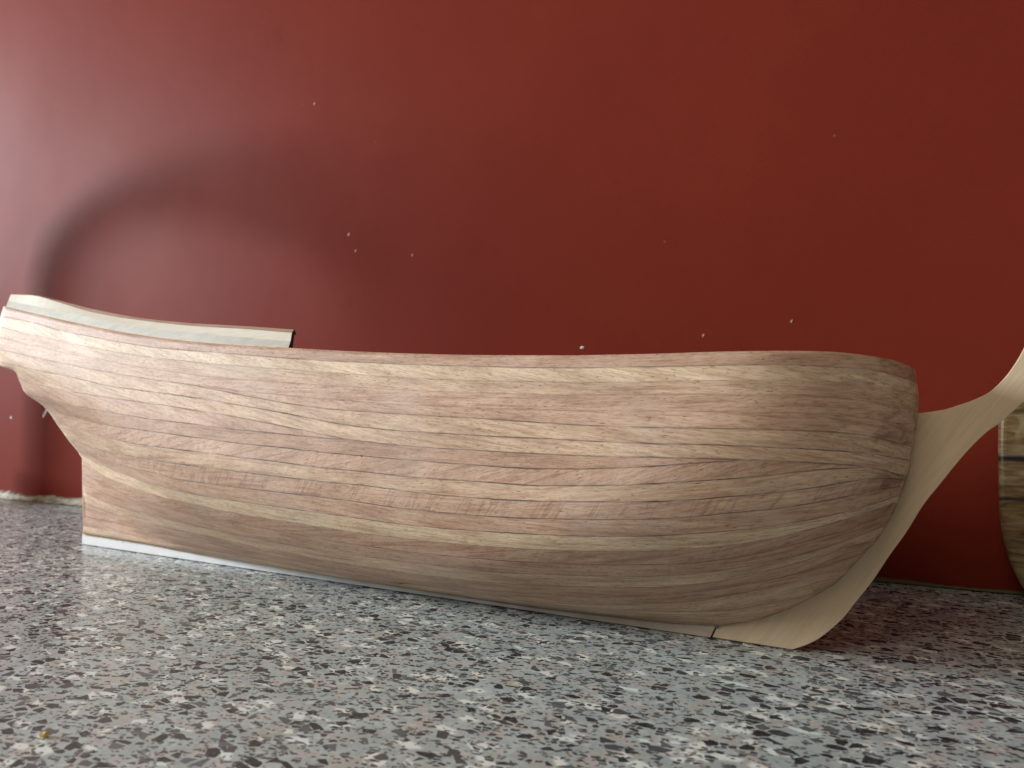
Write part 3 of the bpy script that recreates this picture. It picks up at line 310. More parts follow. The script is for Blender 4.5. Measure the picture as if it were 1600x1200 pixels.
[[-12192,-880,2927],[-12092,-871,2913],[-11993,-862,2898],[-11895,-853,2884],[-11798,-844,2870],[-11701,-835,2846],[-11605,-826,2805],[-11537,-800,2657],[-11535,-740,2510],[-11422,-740,2465],[-11256,-770,2448],[-11093,-798,2432],[-10935,-826,2416],[-10779,-853,2400],[-10627,-879,2384],[-10479,-904,2368],[-10334,-928,2351],[-10192,-952,2334],[-10053,-974,2317],[-9918,-995,2301],[-9786,-1015,2285],[-9657,-1034,2270],[-9532,-1052,2256],[-9409,-1070,2243],[-9389,-1072,2241],[-9357,-1077,2237],[-9251,-1090,2227],[-9098,-1109,2212],[-8915,-1130,2194],[-8699,-1150,2174],[-8498,-1164,2155],[-8312,-1171,2136],[-8126,-1179,2119],[-7944,-1187,2102],[-7766,-1195,2087],[-7591,-1203,2073],[-7419,-1211,2061],[-7250,-1218,2050],[-7085,-1226,2039],[-6922,-1233,2030],[-6763,-1241,2021],[-6606,-1248,2011],[-6452,-1255,1999],[-6301,-1262,1988],[-6153,-1268,1977],[-6008,-1274,1968],[-5869,-1277,1960],[-5732,-1280,1953],[-5598,-1281,1946],[-5466,-1283,1939],[-5337,-1285,1932],[-5209,-1287,1925],[-5083,-1289,1918],[-4959,-1290,1911],[-4837,-1292,1905],[-4716,-1294,1899],[-4598,-1296,1894],[-4481,-1298,1889],[-4365,-1300,1885],[-4252,-1301,1887],[-4140,-1303,1877],[-4029,-1305,1868],[-3920,-1307,1862],[-3813,-1309,1856],[-3707,-1310,1851],[-3602,-1312,1846],[-3499,-1314,1841],[-3398,-1315,1837],[-3297,-1317,1833],[-3198,-1318,1830],[-3101,-1320,1826],[-3005,-1321,1824],[-2910,-1323,1821],[-2816,-1324,1818],[-2723,-1326,1816],[-2632,-1327,1814],[-2542,-1328,1812],[-2453,-1330,1810],[-2365,-1331,1808],[-2278,-1332,1806],[-2192,-1333,1805],[-2108,-1334,1803],[-2024,-1335,1802],[-1942,-1336,1801],[-1861,-1336,1800],[-1780,-1336,1800],[-1701,-1337,1799],[-1623,-1337,1799],[-1546,-1337,1799],[-1469,-1336,1799],[-1394,-1336,1799],[-1319,-1336,1799],[-1245,-1336,1800],[-1172,-1336,1801],[-1100,-1336,1802],[-1028,-1336,1803],[-957,-1336,1804],[-888,-1335,1805],[-819,-1333,1805],[-752,-1330,1805],[-686,-1326,1806],[-620,-1320,1806],[-556,-1313,1807],[-492,-1305,1808],[-430,-1296,1808],[-368,-1285,1809],[-341,-1280,1809],[-293,-1270,1809],[-245,-1259,1809],[-197,-1247,1809],[-150,-1234,1809],[-103,-1221,1808],[-57,-1206,1807],[-11,-1190,1806],[35,-1173,1804],[80,-1155,1802],[125,-1136,1800],[169,-1115,1798],[214,-1094,1796],[258,-1070,1794],[301,-1046,1792],[345,-1020,1789],[388,-992,1786],[431,-962,1783],[457,-943,1781],[482,-923,1779],[508,-902,1776],[533,-881,1774],[559,-858,1771],[584,-834,1767],[609,-808,1764],[635,-781,1759],[660,-753,1754],[685,-722,1748],[710,-689,1741],[734,-653,1733],[759,-614,1724],[784,-571,1714],[808,-523,1703],[833,-470,1692],[857,-407,1680],[872,-358,1671],[888,-299,1662],[902,-214,1651],[907,-48,1628],[923,-48,1693],[930,-48,1766],[944,-48,1818],[955,-48,1886],[966,-48,1960],[977,-48,2044],[988,-48,2137],[994,-48,2184]],
[[-12192,-880,2927],[-12092,-871,2913],[-11993,-862,2898],[-11895,-853,2884],[-11798,-844,2870],[-11701,-835,2846],[-11605,-826,2805],[-11537,-800,2657],[-11535,-740,2510],[-11499,-699,2449],[-11446,-667,2409],[-11393,-636,2369],[-11341,-604,2329],[-11287,-573,2280],[-11146,-590,2253],[-10963,-632,2227],[-10785,-672,2202],[-10611,-711,2181],[-10442,-749,2161],[-10277,-785,2142],[-10116,-820,2125],[-9959,-854,2108],[-9807,-886,2093],[-9659,-917,2078],[-9634,-923,2075],[-9596,-931,2071],[-9467,-957,2058],[-9283,-994,2040],[-9062,-1036,2018],[-8802,-1083,1993],[-8558,-1122,1974],[-8332,-1154,1960],[-8124,-1178,1949],[-7935,-1191,1938],[-7758,-1198,1928],[-7583,-1206,1917],[-7411,-1214,1905],[-7243,-1221,1893],[-7077,-1229,1882],[-6915,-1237,1870],[-6755,-1244,1860],[-6598,-1251,1850],[-6445,-1258,1840],[-6293,-1265,1830],[-6146,-1271,1821],[-6002,-1277,1813],[-5862,-1280,1805],[-5726,-1283,1799],[-5592,-1285,1793],[-5460,-1287,1787],[-5331,-1288,1781],[-5203,-1290,1775],[-5077,-1292,1768],[-4954,-1294,1761],[-4831,-1296,1754],[-4711,-1298,1747],[-4592,-1300,1741],[-4476,-1301,1735],[-4360,-1303,1730],[-4247,-1305,1725],[-4135,-1307,1721],[-4025,-1308,1717],[-3916,-1310,1713],[-3809,-1312,1710],[-3703,-1313,1708],[-3599,-1315,1705],[-3496,-1316,1702],[-3395,-1318,1699],[-3295,-1319,1696],[-3196,-1321,1693],[-3098,-1322,1690],[-3002,-1324,1686],[-2907,-1325,1683],[-2814,-1327,1680],[-2721,-1328,1677],[-2630,-1330,1675],[-2540,-1331,1673],[-2451,-1332,1671],[-2363,-1334,1670],[-2276,-1335,1668],[-2191,-1336,1667],[-2106,-1337,1666],[-2023,-1338,1665],[-1941,-1338,1666],[-1860,-1339,1668],[-1779,-1339,1671],[-1700,-1339,1675],[-1622,-1339,1678],[-1545,-1339,1682],[-1469,-1339,1686],[-1393,-1339,1690],[-1318,-1339,1695],[-1245,-1338,1699],[-1172,-1338,1705],[-1099,-1338,1710],[-1028,-1338,1716],[-958,-1336,1722],[-889,-1334,1728],[-821,-1331,1735],[-753,-1327,1742],[-687,-1322,1750],[-622,-1315,1757],[-558,-1308,1764],[-494,-1300,1771],[-431,-1291,1777],[-369,-1281,1784],[-342,-1276,1786],[-294,-1266,1791],[-245,-1256,1795],[-197,-1247,1809],[-150,-1234,1809],[-103,-1221,1808],[-57,-1206,1807],[-11,-1190,1806],[35,-1173,1804],[80,-1155,1802],[125,-1136,1800],[169,-1115,1798],[214,-1094,1796],[258,-1070,1794],[301,-1046,1792],[345,-1020,1789],[388,-992,1786],[431,-962,1783],[457,-943,1781],[482,-923,1779],[508,-902,1776],[533,-881,1774],[559,-858,1771],[584,-834,1767],[609,-808,1764],[635,-781,1759],[660,-753,1754],[685,-722,1748],[710,-689,1741],[734,-653,1733],[759,-614,1724],[784,-571,1714],[808,-523,1703],[833,-470,1692],[857,-407,1680],[872,-352,1660],[887,-286,1650],[892,-48,1578],[907,-48,1628],[923,-48,1693],[930,-48,1766],[944,-48,1818],[955,-48,1886],[966,-48,1960],[977,-48,2044],[988,-48,2137],[994,-48,2184]],
[[-12192,-880,2927],[-12092,-871,2913],[-11993,-862,2898],[-11895,-853,2884],[-11798,-844,2870],[-11701,-835,2846],[-11605,-826,2805],[-11537,-800,2657],[-11535,-740,2510],[-11499,-699,2449],[-11446,-667,2409],[-11393,-636,2369],[-11341,-604,2329],[-11287,-573,2280],[-11234,-541,2214],[-11189,-504,2139],[-11161,-457,2046],[-11020,-476,2005],[-10826,-526,1989],[-10637,-574,1974],[-10452,-621,1959],[-10273,-667,1944],[-10099,-711,1929],[-9929,-753,1914],[-9901,-760,1912],[-9857,-771,1907],[-9710,-807,1894],[-9499,-858,1873],[-9248,-918,1848],[-8950,-986,1821],[-8673,-1046,1799],[-8414,-1097,1780],[-8175,-1140,1764],[-7956,-1173,1750],[-7758,-1195,1739],[-7582,-1204,1729],[-7409,-1212,1720],[-7239,-1221,1713],[-7073,-1229,1705],[-6910,-1237,1697],[-6751,-1245,1690],[-6594,-1252,1683],[-6440,-1259,1676],[-6289,-1266,1669],[-6142,-1273,1660],[-5997,-1278,1652],[-5858,-1281,1644],[-5721,-1284,1637],[-5588,-1286,1630],[-5456,-1288,1624],[-5327,-1290,1618],[-5199,-1292,1611],[-5074,-1294,1604],[-4950,-1296,1597],[-4828,-1298,1590],[-4708,-1299,1583],[-4589,-1301,1577],[-4473,-1303,1572],[-4358,-1305,1568],[-4244,-1306,1564],[-4133,-1308,1561],[-4022,-1310,1557],[-3914,-1311,1553],[-3807,-1313,1549],[-3701,-1314,1545],[-3597,-1316,1541],[-3494,-1318,1537],[-3393,-1319,1534],[-3293,-1321,1532],[-3194,-1322,1529],[-3097,-1324,1528],[-3001,-1325,1527],[-2906,-1326,1526],[-2813,-1328,1525],[-2720,-1329,1524],[-2629,-1331,1523],[-2539,-1332,1523],[-2450,-1333,1522],[-2362,-1335,1521],[-2276,-1336,1519],[-2190,-1337,1518],[-2106,-1338,1517],[-2022,-1339,1517],[-1940,-1339,1518],[-1859,-1340,1520],[-1779,-1340,1524],[-1700,-1340,1528],[-1622,-1340,1532],[-1545,-1340,1537],[-1469,-1340,1541],[-1393,-1340,1546],[-1318,-1340,1550],[-1245,-1339,1555],[-1172,-1338,1560],[-1101,-1336,1566],[-1031,-1333,1572],[-961,-1329,1579],[-893,-1324,1586],[-826,-1319,1592],[-759,-1312,1599],[-694,-1305,1606],[-629,-1296,1612],[-565,-1287,1619],[-502,-1277,1626],[-440,-1266,1632],[-378,-1254,1639],[-351,-1249,1642],[-302,-1238,1648],[-254,-1227,1653],[-206,-1215,1659],[-159,-1202,1665],[-111,-1189,1671],[-65,-1175,1678],[-18,-1160,1684],[28,-1144,1690],[73,-1127,1697],[119,-1109,1703],[164,-1090,1709],[209,-1071,1716],[253,-1049,1722],[298,-1027,1728],[342,-1003,1734],[385,-977,1739],[429,-949,1743],[455,-931,1745],[481,-912,1746],[506,-892,1746],[532,-872,1747],[558,-850,1747],[583,-827,1747],[609,-803,1747],[634,-777,1746],[660,-753,1754],[685,-722,1748],[710,-689,1741],[734,-653,1733],[759,-614,1724],[784,-571,1714],[808,-523,1703],[832,-464,1679],[856,-400,1665],[872,-352,1660],[887,-286,1650],[892,-48,1578],[907,-48,1628],[923,-48,1693],[930,-48,1766],[944,-48,1818],[955,-48,1886],[966,-48,1960],[977,-48,2044],[988,-48,2137],[994,-48,2184]],
[[-12192,-880,2927],[-12092,-871,2913],[-11993,-862,2898],[-11895,-853,2884],[-11798,-844,2870],[-11701,-835,2846],[-11605,-826,2805],[-11537,-800,2657],[-11535,-740,2510],[-11499,-699,2449],[-11446,-667,2409],[-11393,-636,2369],[-11341,-604,2329],[-11287,-573,2280],[-11234,-541,2214],[-11189,-504,2139],[-11161,-457,2046],[-11133,-411,1954],[-11105,-364,1866],[-11076,-317,1778],[-10869,-375,1758],[-10667,-431,1738],[-10471,-486,1719],[-10280,-539,1701],[-10249,-548,1698],[-10199,-562,1693],[-10034,-607,1678],[-9797,-672,1659],[-9514,-749,1640],[-9180,-837,1624],[-8867,-917,1611],[-8576,-988,1599],[-8305,-1050,1589],[-8056,-1102,1578],[-7828,-1143,1567],[-7623,-1171,1556],[-7444,-1184,1545],[-7271,-1194,1536],[-7102,-1204,1528],[-6937,-1214,1522],[-6774,-1223,1516],[-6615,-1233,1510],[-6459,-1241,1503],[-6306,-1250,1497],[-6157,-1257,1491],[-6011,-1264,1484],[-5870,-1269,1478],[-5732,-1273,1472],[-5597,-1276,1466],[-5464,-1279,1461],[-5334,-1281,1456],[-5205,-1284,1451],[-5079,-1287,1447],[-4955,-1289,1443],[-4833,-1291,1439],[-4712,-1293,1435],[-4594,-1294,1431],[-4478,-1296,1428],[-4363,-1298,1426],[-4249,-1299,1423],[-4138,-1301,1420],[-4028,-1302,1418],[-3919,-1304,1414],[-3812,-1305,1410],[-3707,-1306,1405],[-3603,-1308,1400],[-3500,-1309,1395],[-3399,-1310,1390],[-3299,-1311,1386],[-3201,-1313,1383],[-3103,-1314,1379],[-3007,-1315,1376],[-2912,-1316,1374],[-2819,-1318,1372],[-2726,-1319,1370],[-2635,-1321,1370],[-2545,-1322,1370],[-2456,-1324,1370],[-2368,-1325,1371],[-2281,-1327,1373],[-2195,-1328,1375],[-2111,-1329,1377],[-2027,-1331,1379],[-1945,-1332,1381],[-1863,-1332,1384],[-1783,-1333,1388],[-1704,-1334,1392],[-1625,-1334,1396],[-1548,-1335,1401],[-1471,-1335,1406],[-1396,-1334,1410],[-1322,-1332,1414],[-1250,-1330,1418],[-1178,-1326,1422],[-1107,-1321,1426],[-1038,-1316,1430],[-969,-1310,1434],[-902,-1303,1439],[-835,-1295,1444],[-769,-1286,1449],[-704,-1277,1455],[-640,-1266,1461],[-576,-1256,1468],[-513,-1244,1476],[-450,-1232,1484],[-389,-1219,1493],[-362,-1213,1497],[-313,-1201,1504],[-265,-1189,1510],[-217,-1176,1516],[-169,-1162,1522],[-122,-1148,1528],[-75,-1132,1534],[-29,-1116,1540],[17,-1099,1547],[63,-1082,1553],[109,-1063,1559],[154,-1044,1566],[199,-1023,1573],[244,-1002,1581],[289,-979,1589],[333,-956,1597],[377,-930,1605],[421,-904,1614],[447,-887,1619],[474,-869,1625],[500,-851,1630],[526,-832,1635],[552,-811,1640],[578,-790,1644],[604,-767,1648],[629,-742,1651],[655,-716,1654],[680,-688,1656],[706,-657,1657],[731,-624,1657],[756,-587,1656],[781,-545,1653],[806,-499,1649],[830,-445,1644],[854,-380,1638],[870,-328,1634],[885,-263,1628],[892,-48,1578],[907,-48,1628],[923,-48,1693],[930,-48,1766],[944,-48,1818],[955,-48,1886],[966,-48,1960],[977,-48,2044],[988,-48,2137],[994,-48,2184]],
[[-12192,-880,2927],[-12092,-871,2913],[-11993,-862,2898],[-11895,-853,2884],[-11798,-844,2870],[-11701,-835,2846],[-11605,-826,2805],[-11537,-800,2657],[-11535,-740,2510],[-11499,-699,2449],[-11446,-667,2409],[-11393,-636,2369],[-11341,-604,2329],[-11287,-573,2280],[-11234,-541,2214],[-11189,-504,2139],[-11161,-457,2046],[-11133,-411,1954],[-11105,-364,1866],[-11076,-317,1778],[-11048,-270,1694],[-11050,-205,1620],[-10838,-267,1597],[-10632,-327,1576],[-10598,-337,1572],[-10544,-353,1566],[-10366,-404,1548],[-10110,-479,1524],[-9803,-567,1499],[-9442,-669,1475],[-9103,-763,1455],[-8786,-848,1438],[-8492,-923,1424],[-8219,-989,1411],[-7968,-1043,1397],[-7739,-1087,1382],[-7534,-1116,1366],[-7356,-1129,1349],[-7186,-1139,1335],[-7018,-1150,1326],[-6852,-1160,1319],[-6689,-1172,1313],[-6529,-1183,1308],[-6372,-1193,1304],[-6218,-1204,1300],[-6068,-1213,1296],[-5922,-1221,1293],[-5781,-1227,1289],[-5643,-1232,1286],[-5507,-1237,1283],[-5374,-1242,1279],[-5243,-1246,1276],[-5115,-1250,1273],[-4988,-1254,1270],[-4865,-1256,1267],[-4744,-1258,1264],[-4625,-1260,1260],[-4508,-1262,1257],[-4393,-1263,1253],[-4279,-1264,1249],[-4167,-1266,1244],[-4057,-1267,1238],[-3949,-1267,1232],[-3841,-1268,1227],[-3736,-1269,1223],[-3631,-1271,1219],[-3528,-1272,1216],[-3426,-1274,1213],[-3325,-1276,1211],[-3226,-1277,1209],[-3128,-1279,1207],[-3031,-1281,1206],[-2935,-1282,1205],[-2841,-1284,1204],[-2748,-1286,1204],[-2656,-1287,1204],[-2565,-1289,1205],[-2475,-1291,1207],[-2387,-1294,1209],[-2299,-1296,1212],[-2213,-1298,1214],[-2127,-1299,1217],[-2043,-1301,1221],[-1960,-1303,1225],[-1878,-1305,1229],[-1797,-1306,1234],[-1717,-1307,1238],[-1639,-1307,1243],[-1562,-1306,1247],[-1486,-1304,1252],[-1411,-1301,1256],[-1338,-1297,1261],[-1265,-1293,1266],[-1194,-1288,1271],[-1124,-1282,1277],[-1054,-1276,1282],[-985,-1269,1288],[-918,-1261,1294],[-851,-1252,1300],[-785,-1243,1306],[-719,-1232,1312],[-655,-1222,1319],[-591,-1211,1327],[-527,-1199,1337],[-464,-1187,1347],[-402,-1174,1357],[-375,-1168,1362],[-326,-1156,1369],[-277,-1143,1376],[-229,-1130,1382],[-182,-1115,1388],[-134,-1100,1394],[-87,-1084,1401],[-41,-1068,1407],[6,-1051,1413],[52,-1032,1420],[98,-1013,1428],[144,-994,1436],[189,-973,1444],[234,-952,1454],[279,-929,1463],[324,-906,1473],[369,-880,1483],[413,-853,1492],[439,-836,1498],[466,-818,1504],[492,-800,1511],[518,-780,1517],[544,-759,1524],[571,-738,1530],[597,-715,1537],[623,-691,1544],[648,-665,1550],[674,-637,1555],[700,-607,1560],[725,-573,1565],[751,-537,1568],[776,-495,1570],[801,-448,1571],[826,-392,1571],[850,-322,1569],[865,-262,1566],[871,-48,1511],[892,-48,1578],[907,-48,1628],[923,-48,1693],[930,-48,1766],[944,-48,1818],[955,-48,1886],[966,-48,1960],[977,-48,2044],[988,-48,2137],[994,-48,2184]],
[[-12192,-880,2927],[-12092,-871,2913],[-11993,-862,2898],[-11895,-853,2884],[-11798,-844,2870],[-11701,-835,2846],[-11605,-826,2805],[-11537,-800,2657],[-11535,-740,2510],[-11499,-699,2449],[-11446,-667,2409],[-11393,-636,2369],[-11341,-604,2329],[-11287,-573,2280],[-11234,-541,2214],[-11189,-504,2139],[-11161,-457,2046],[-11133,-411,1954],[-11105,-364,1866],[-11076,-317,1778],[-11048,-270,1694],[-11050,-205,1620],[-11051,-140,1544],[-10944,-139,1498],[-10908,-150,1494],[-10852,-167,1487],[-10664,-223,1464],[-10395,-302,1430],[-10073,-397,1392],[-9692,-509,1354],[-9335,-612,1324],[-9000,-705,1299],[-8688,-790,1277],[-8398,-864,1256],[-8131,-928,1238],[-7885,-981,1223],[-7662,-1022,1210],[-7464,-1048,1196],[-7291,-1059,1182],[-7122,-1068,1168],[-6956,-1078,1156],[-6792,-1088,1146],[-6629,-1100,1140],[-6469,-1111,1134],[-6312,-1124,1130],[-6157,-1135,1126],[-6007,-1146,1123],[-5862,-1153,1120],[-5720,-1160,1116],[-5582,-1166,1112],[-5446,-1172,1108],[-5313,-1177,1104],[-5182,-1182,1100],[-5054,-1186,1096],[-4929,-1190,1092],[-4807,-1192,1087],[-4686,-1194,1083],[-4568,-1196,1079],[-4452,-1197,1075],[-4337,-1199,1071],[-4223,-1201,1068],[-4111,-1203,1064],[-4001,-1204,1061],[-3892,-1206,1058],[-3784,-1208,1056],[-3678,-1210,1053],[-3573,-1213,1051],[-3470,-1215,1049],[-3368,-1217,1048],[-3267,-1220,1047],[-3167,-1223,1047],[-3069,-1226,1047],[-2972,-1229,1048],[-2876,-1231,1050],[-2782,-1234,1051],[-2688,-1237,1054],[-2596,-1239,1056],[-2505,-1242,1059],[-2416,-1245,1062],[-2327,-1248,1066],[-2239,-1251,1069],[-2153,-1253,1073],[-2069,-1254,1076],[-1986,-1255,1079],[-1904,-1254,1082],[-1824,-1253,1086],[-1745,-1251,1090],[-1667,-1249,1095],[-1590,-1246,1100],[-1515,-1242,1104],[-1440,-1237,1109],[-1366,-1232,1113],[-1294,-1226,1118],[-1222,-1220,1122],[-1152,-1213,1127],[-1082,-1205,1132],[-1013,-1198,1139],[-944,-1190,1146],[-876,-1181,1153],[-809,-1173,1160],[-743,-1163,1168],[-677,-1153,1175],[-613,-1142,1183],[-549,-1130,1191],[-485,-1118,1199],[-422,-1104,1208],[-395,-1098,1212],[-346,-1085,1218],[-296,-1073,1226],[-248,-1060,1233],[-199,-1046,1240],[-151,-1031,1248],[-104,-1016,1256],[-56,-1001,1264],[-9,-984,1273],[38,-967,1282],[84,-950,1291],[131,-931,1301],[177,-911,1310],[222,-890,1320],[268,-867,1330],[313,-843,1340],[358,-817,1351],[403,-790,1362],[429,-772,1369],[456,-754,1376],[483,-735,1383],[509,-715,1390],[535,-694,1397],[562,-672,1405],[588,-649,1413],[614,-625,1421],[640,-598,1429],[666,-570,1437],[692,-539,1445],[718,-506,1453],[744,-468,1461],[769,-426,1468],[794,-376,1475],[819,-316,1481],[843,-233,1485],[851,-48,1457],[871,-48,1511],[892,-48,1578],[907,-48,1628],[923,-48,1693],[930,-48,1766],[944,-48,1818],[955,-48,1886],[966,-48,1960],[977,-48,2044],[988,-48,2137],[994,-48,2184]],
[[-12192,-880,2927],[-12092,-871,2913],[-11993,-862,2898],[-11895,-853,2884],[-11798,-844,2870],[-11701,-835,2846],[-11605,-826,2805],[-11537,-800,2657],[-11535,-740,2510],[-11499,-699,2449],[-11446,-667,2409],[-11393,-636,2369],[-11341,-604,2329],[-11287,-573,2280],[-11234,-541,2214],[-11189,-504,2139],[-11161,-457,2046],[-11133,-411,1954],[-11105,-364,1866],[-11076,-317,1778],[-11048,-270,1694],[-11050,-205,1620],[-11051,-140,1544],[-11050,-75,1443],[-11050,-64,1426],[-11010,-70,1401],[-10824,-124,1362],[-10557,-201,1306],[-10236,-294,1247],[-9857,-402,1198],[-9500,-502,1167],[-9165,-594,1144],[-8852,-678,1122],[-8560,-752,1103],[-8289,-816,1086],[-8039,-871,1072],[-7809,-914,1059],[-7603,-945,1047],[-7421,-959,1034],[-7248,-970,1021],[-7078,-982,1010],[-6911,-992,1000],[-6747,-1003,991],[-6587,-1013,982],[-6429,-1024,974],[-6273,-1035,967],[-6121,-1045,961],[-5972,-1054,955],[-5828,-1061,950],[-5687,-1068,945],[-5549,-1074,940],[-5413,-1080,936],[-5279,-1087,932],[-5148,-1092,929],[-5019,-1097,925],[-4894,-1101,921],[-4771,-1104,918],[-4650,-1106,914],[-4531,-1109,911],[-4414,-1111,908],[-4299,-1113,905],[-4185,-1116,902],[-4073,-1118,899],[-3962,-1121,896],[-3852,-1124,895],[-3743,-1128,894],[-3636,-1131,894],[-3530,-1135,894],[-3425,-1140,894],[-3322,-1144,895],[-3220,-1148,896],[-3120,-1152,898],[-3021,-1156,899],[-2924,-1160,901],[-2828,-1163,903],[-2733,-1166,905],[-2640,-1169,907],[-2549,-1171,909],[-2459,-1173,912],[-2370,-1174,915],[-2283,-1174,918],[-2198,-1174,922],[-2113,-1173,926],[-2031,-1171,930],[-1949,-1168,934],[-1869,-1164,938],[-1790,-1161,943],[-1711,-1157,948],[-1634,-1153,954],[-1557,-1149,960],[-1482,-1144,966],[-1407,-1138,972],[-1334,-1132,978],[-1261,-1125,983],[-1190,-1117,988],[-1119,-1109,994],[-1049,-1101,999],[-980,-1092,1006],[-911,-1083,1013],[-843,-1074,1021],[-776,-1064,1028],[-709,-1054,1036],[-643,-1044,1045],[-578,-1034,1055],[-513,-1024,1065],[-448,-1013,1076],[-420,-1008,1081],[-369,-999,1090],[-319,-989,1100],[-268,-979,1109],[-219,-967,1118],[-170,-955,1129],[-121,-943,1140],[-72,-931,1152],[-24,-918,1164],[25,-905,1177],[72,-890,1191],[120,-875,1204],[166,-857,1218],[213,-838,1233],[259,-819,1247],[305,-798,1262],[351,-775,1277],[396,-750,1292],[424,-734,1301],[451,-718,1310],[477,-700,1318],[504,-681,1327],[531,-660,1335],[557,-638,1343],[584,-614,1352],[610,-589,1360],[636,-562,1368],[662,-532,1377],[688,-500,1385],[714,-465,1394],[740,-425,1402],[765,-380,1411],[790,-326,1420],[814,-258,1428],[830,-48,1402],[851,-48,1457],[871,-48,1511],[892,-48,1578],[907,-48,1628],[923,-48,1693],[930,-48,1766],[944,-48,1818],[955,-48,1886],[966,-48,1960],[977,-48,2044],[988,-48,2137],[994,-48,2184]],
[[-12192,-880,2927],[-12092,-871,2913],[-11993,-862,2898],[-11895,-853,2884],[-11798,-844,2870],[-11701,-835,2846],[-11605,-826,2805],[-11537,-800,2657],[-11535,-740,2510],[-11499,-699,2449],[-11446,-667,2409],[-11393,-636,2369],[-11341,-604,2329],[-11287,-573,2280],[-11234,-541,2214],[-11189,-504,2139],[-11161,-457,2046],[-11133,-411,1954],[-11105,-364,1866],[-11076,-317,1778],[-11048,-270,1694],[-11050,-205,1620],[-11051,-140,1544],[-11050,-75,1443],[-11050,-64,1426],[-11016,-62,1153],[-10890,-80,1131],[-10679,-123,1102],[-10383,-199,1071],[-10023,-294,1038],[-9638,-411,1011],[-9303,-501,985],[-8998,-577,963],[-8702,-653,949],[-8423,-721,939],[-8175,-772,930],[-7954,-808,920],[-7757,-829,909],[-7568,-848,898],[-7388,-862,886],[-7215,-874,875],[-7045,-885,864],[-6879,-895,854],[-6715,-906,845],[-6555,-917,838],[-6396,-929,831],[-6240,-941,825],[-6088,-951,819],[-5940,-960,814],[-5797,-967,808],[-5657,-972,802],[-5520,-977,796],[-5385,-982,790],[-5253,-987,784],[-5124,-990,777],[-4996,-994,772],[-4873,-996,766],[-4751,-998,761],[-4630,-1000,756],[-4511,-1002,753],[-4393,-1005,750],[-4276,-1009,748],[-4161,-1013,747],[-4047,-1018,746],[-3934,-1022,746],[-3823,-1027,746],[-3713,-1032,746],[-3604,-1037,747],[-3497,-1043,748],[-3392,-1048,749],[-3287,-1054,751],[-3185,-1059,752],[-3084,-1064,754],[-2985,-1068,756],[-2888,-1071,758],[-2793,-1073,761],[-2699,-1075,765],[-2607,-1076,768],[-2517,-1076,772],[-2428,-1075,776],[-2340,-1074,780],[-2254,-1072,784],[-2169,-1070,788],[-2086,-1066,792],[-2004,-1062,795],[-1924,-1056,799],[-1844,-1051,802],[-1765,-1045,806],[-1687,-1039,811],[-1610,-1033,816],[-1533,-1028,823],[-1458,-1022,829],[-1383,-1016,836],[-1309,-1009,842],[-1236,-1001,849],[-1164,-993,855],[-1093,-984,861],[-1023,-975,867],[-953,-964,873],[-885,-953,879],[-817,-942,884],[-749,-931,892],[-681,-922,902],[-614,-914,914],[-547,-907,928],[-480,-899,942],[-451,-896,949],[-399,-889,960],[-347,-881,971],[-295,-874,983],[-244,-866,996],[-193,-857,1009],[-142,-849,1023],[-92,-839,1037],[-43,-830,1052],[7,-820,1068],[56,-810,1084],[105,-800,1101],[153,-787,1118],[201,-771,1135],[248,-754,1151],[295,-734,1167],[341,-712,1182],[387,-687,1196],[414,-671,1205],[441,-653,1213],[468,-635,1222],[495,-615,1230],[522,-594,1239],[549,-572,1248],[576,-549,1258],[602,-525,1268],[629,-498,1279],[655,-470,1290],[681,-438,1300],[707,-401,1310],[733,-359,1319],[758,-304,1326],[782,-230,1330],[799,-48,1320],[830,-48,1402],[851,-48,1457],[871,-48,1511],[892,-48,1578],[907,-48,1628],[923,-48,1693],[930,-48,1766],[944,-48,1818],[955,-48,1886],[966,-48,1960],[977,-48,2044],[988,-48,2137],[994,-48,2184]],
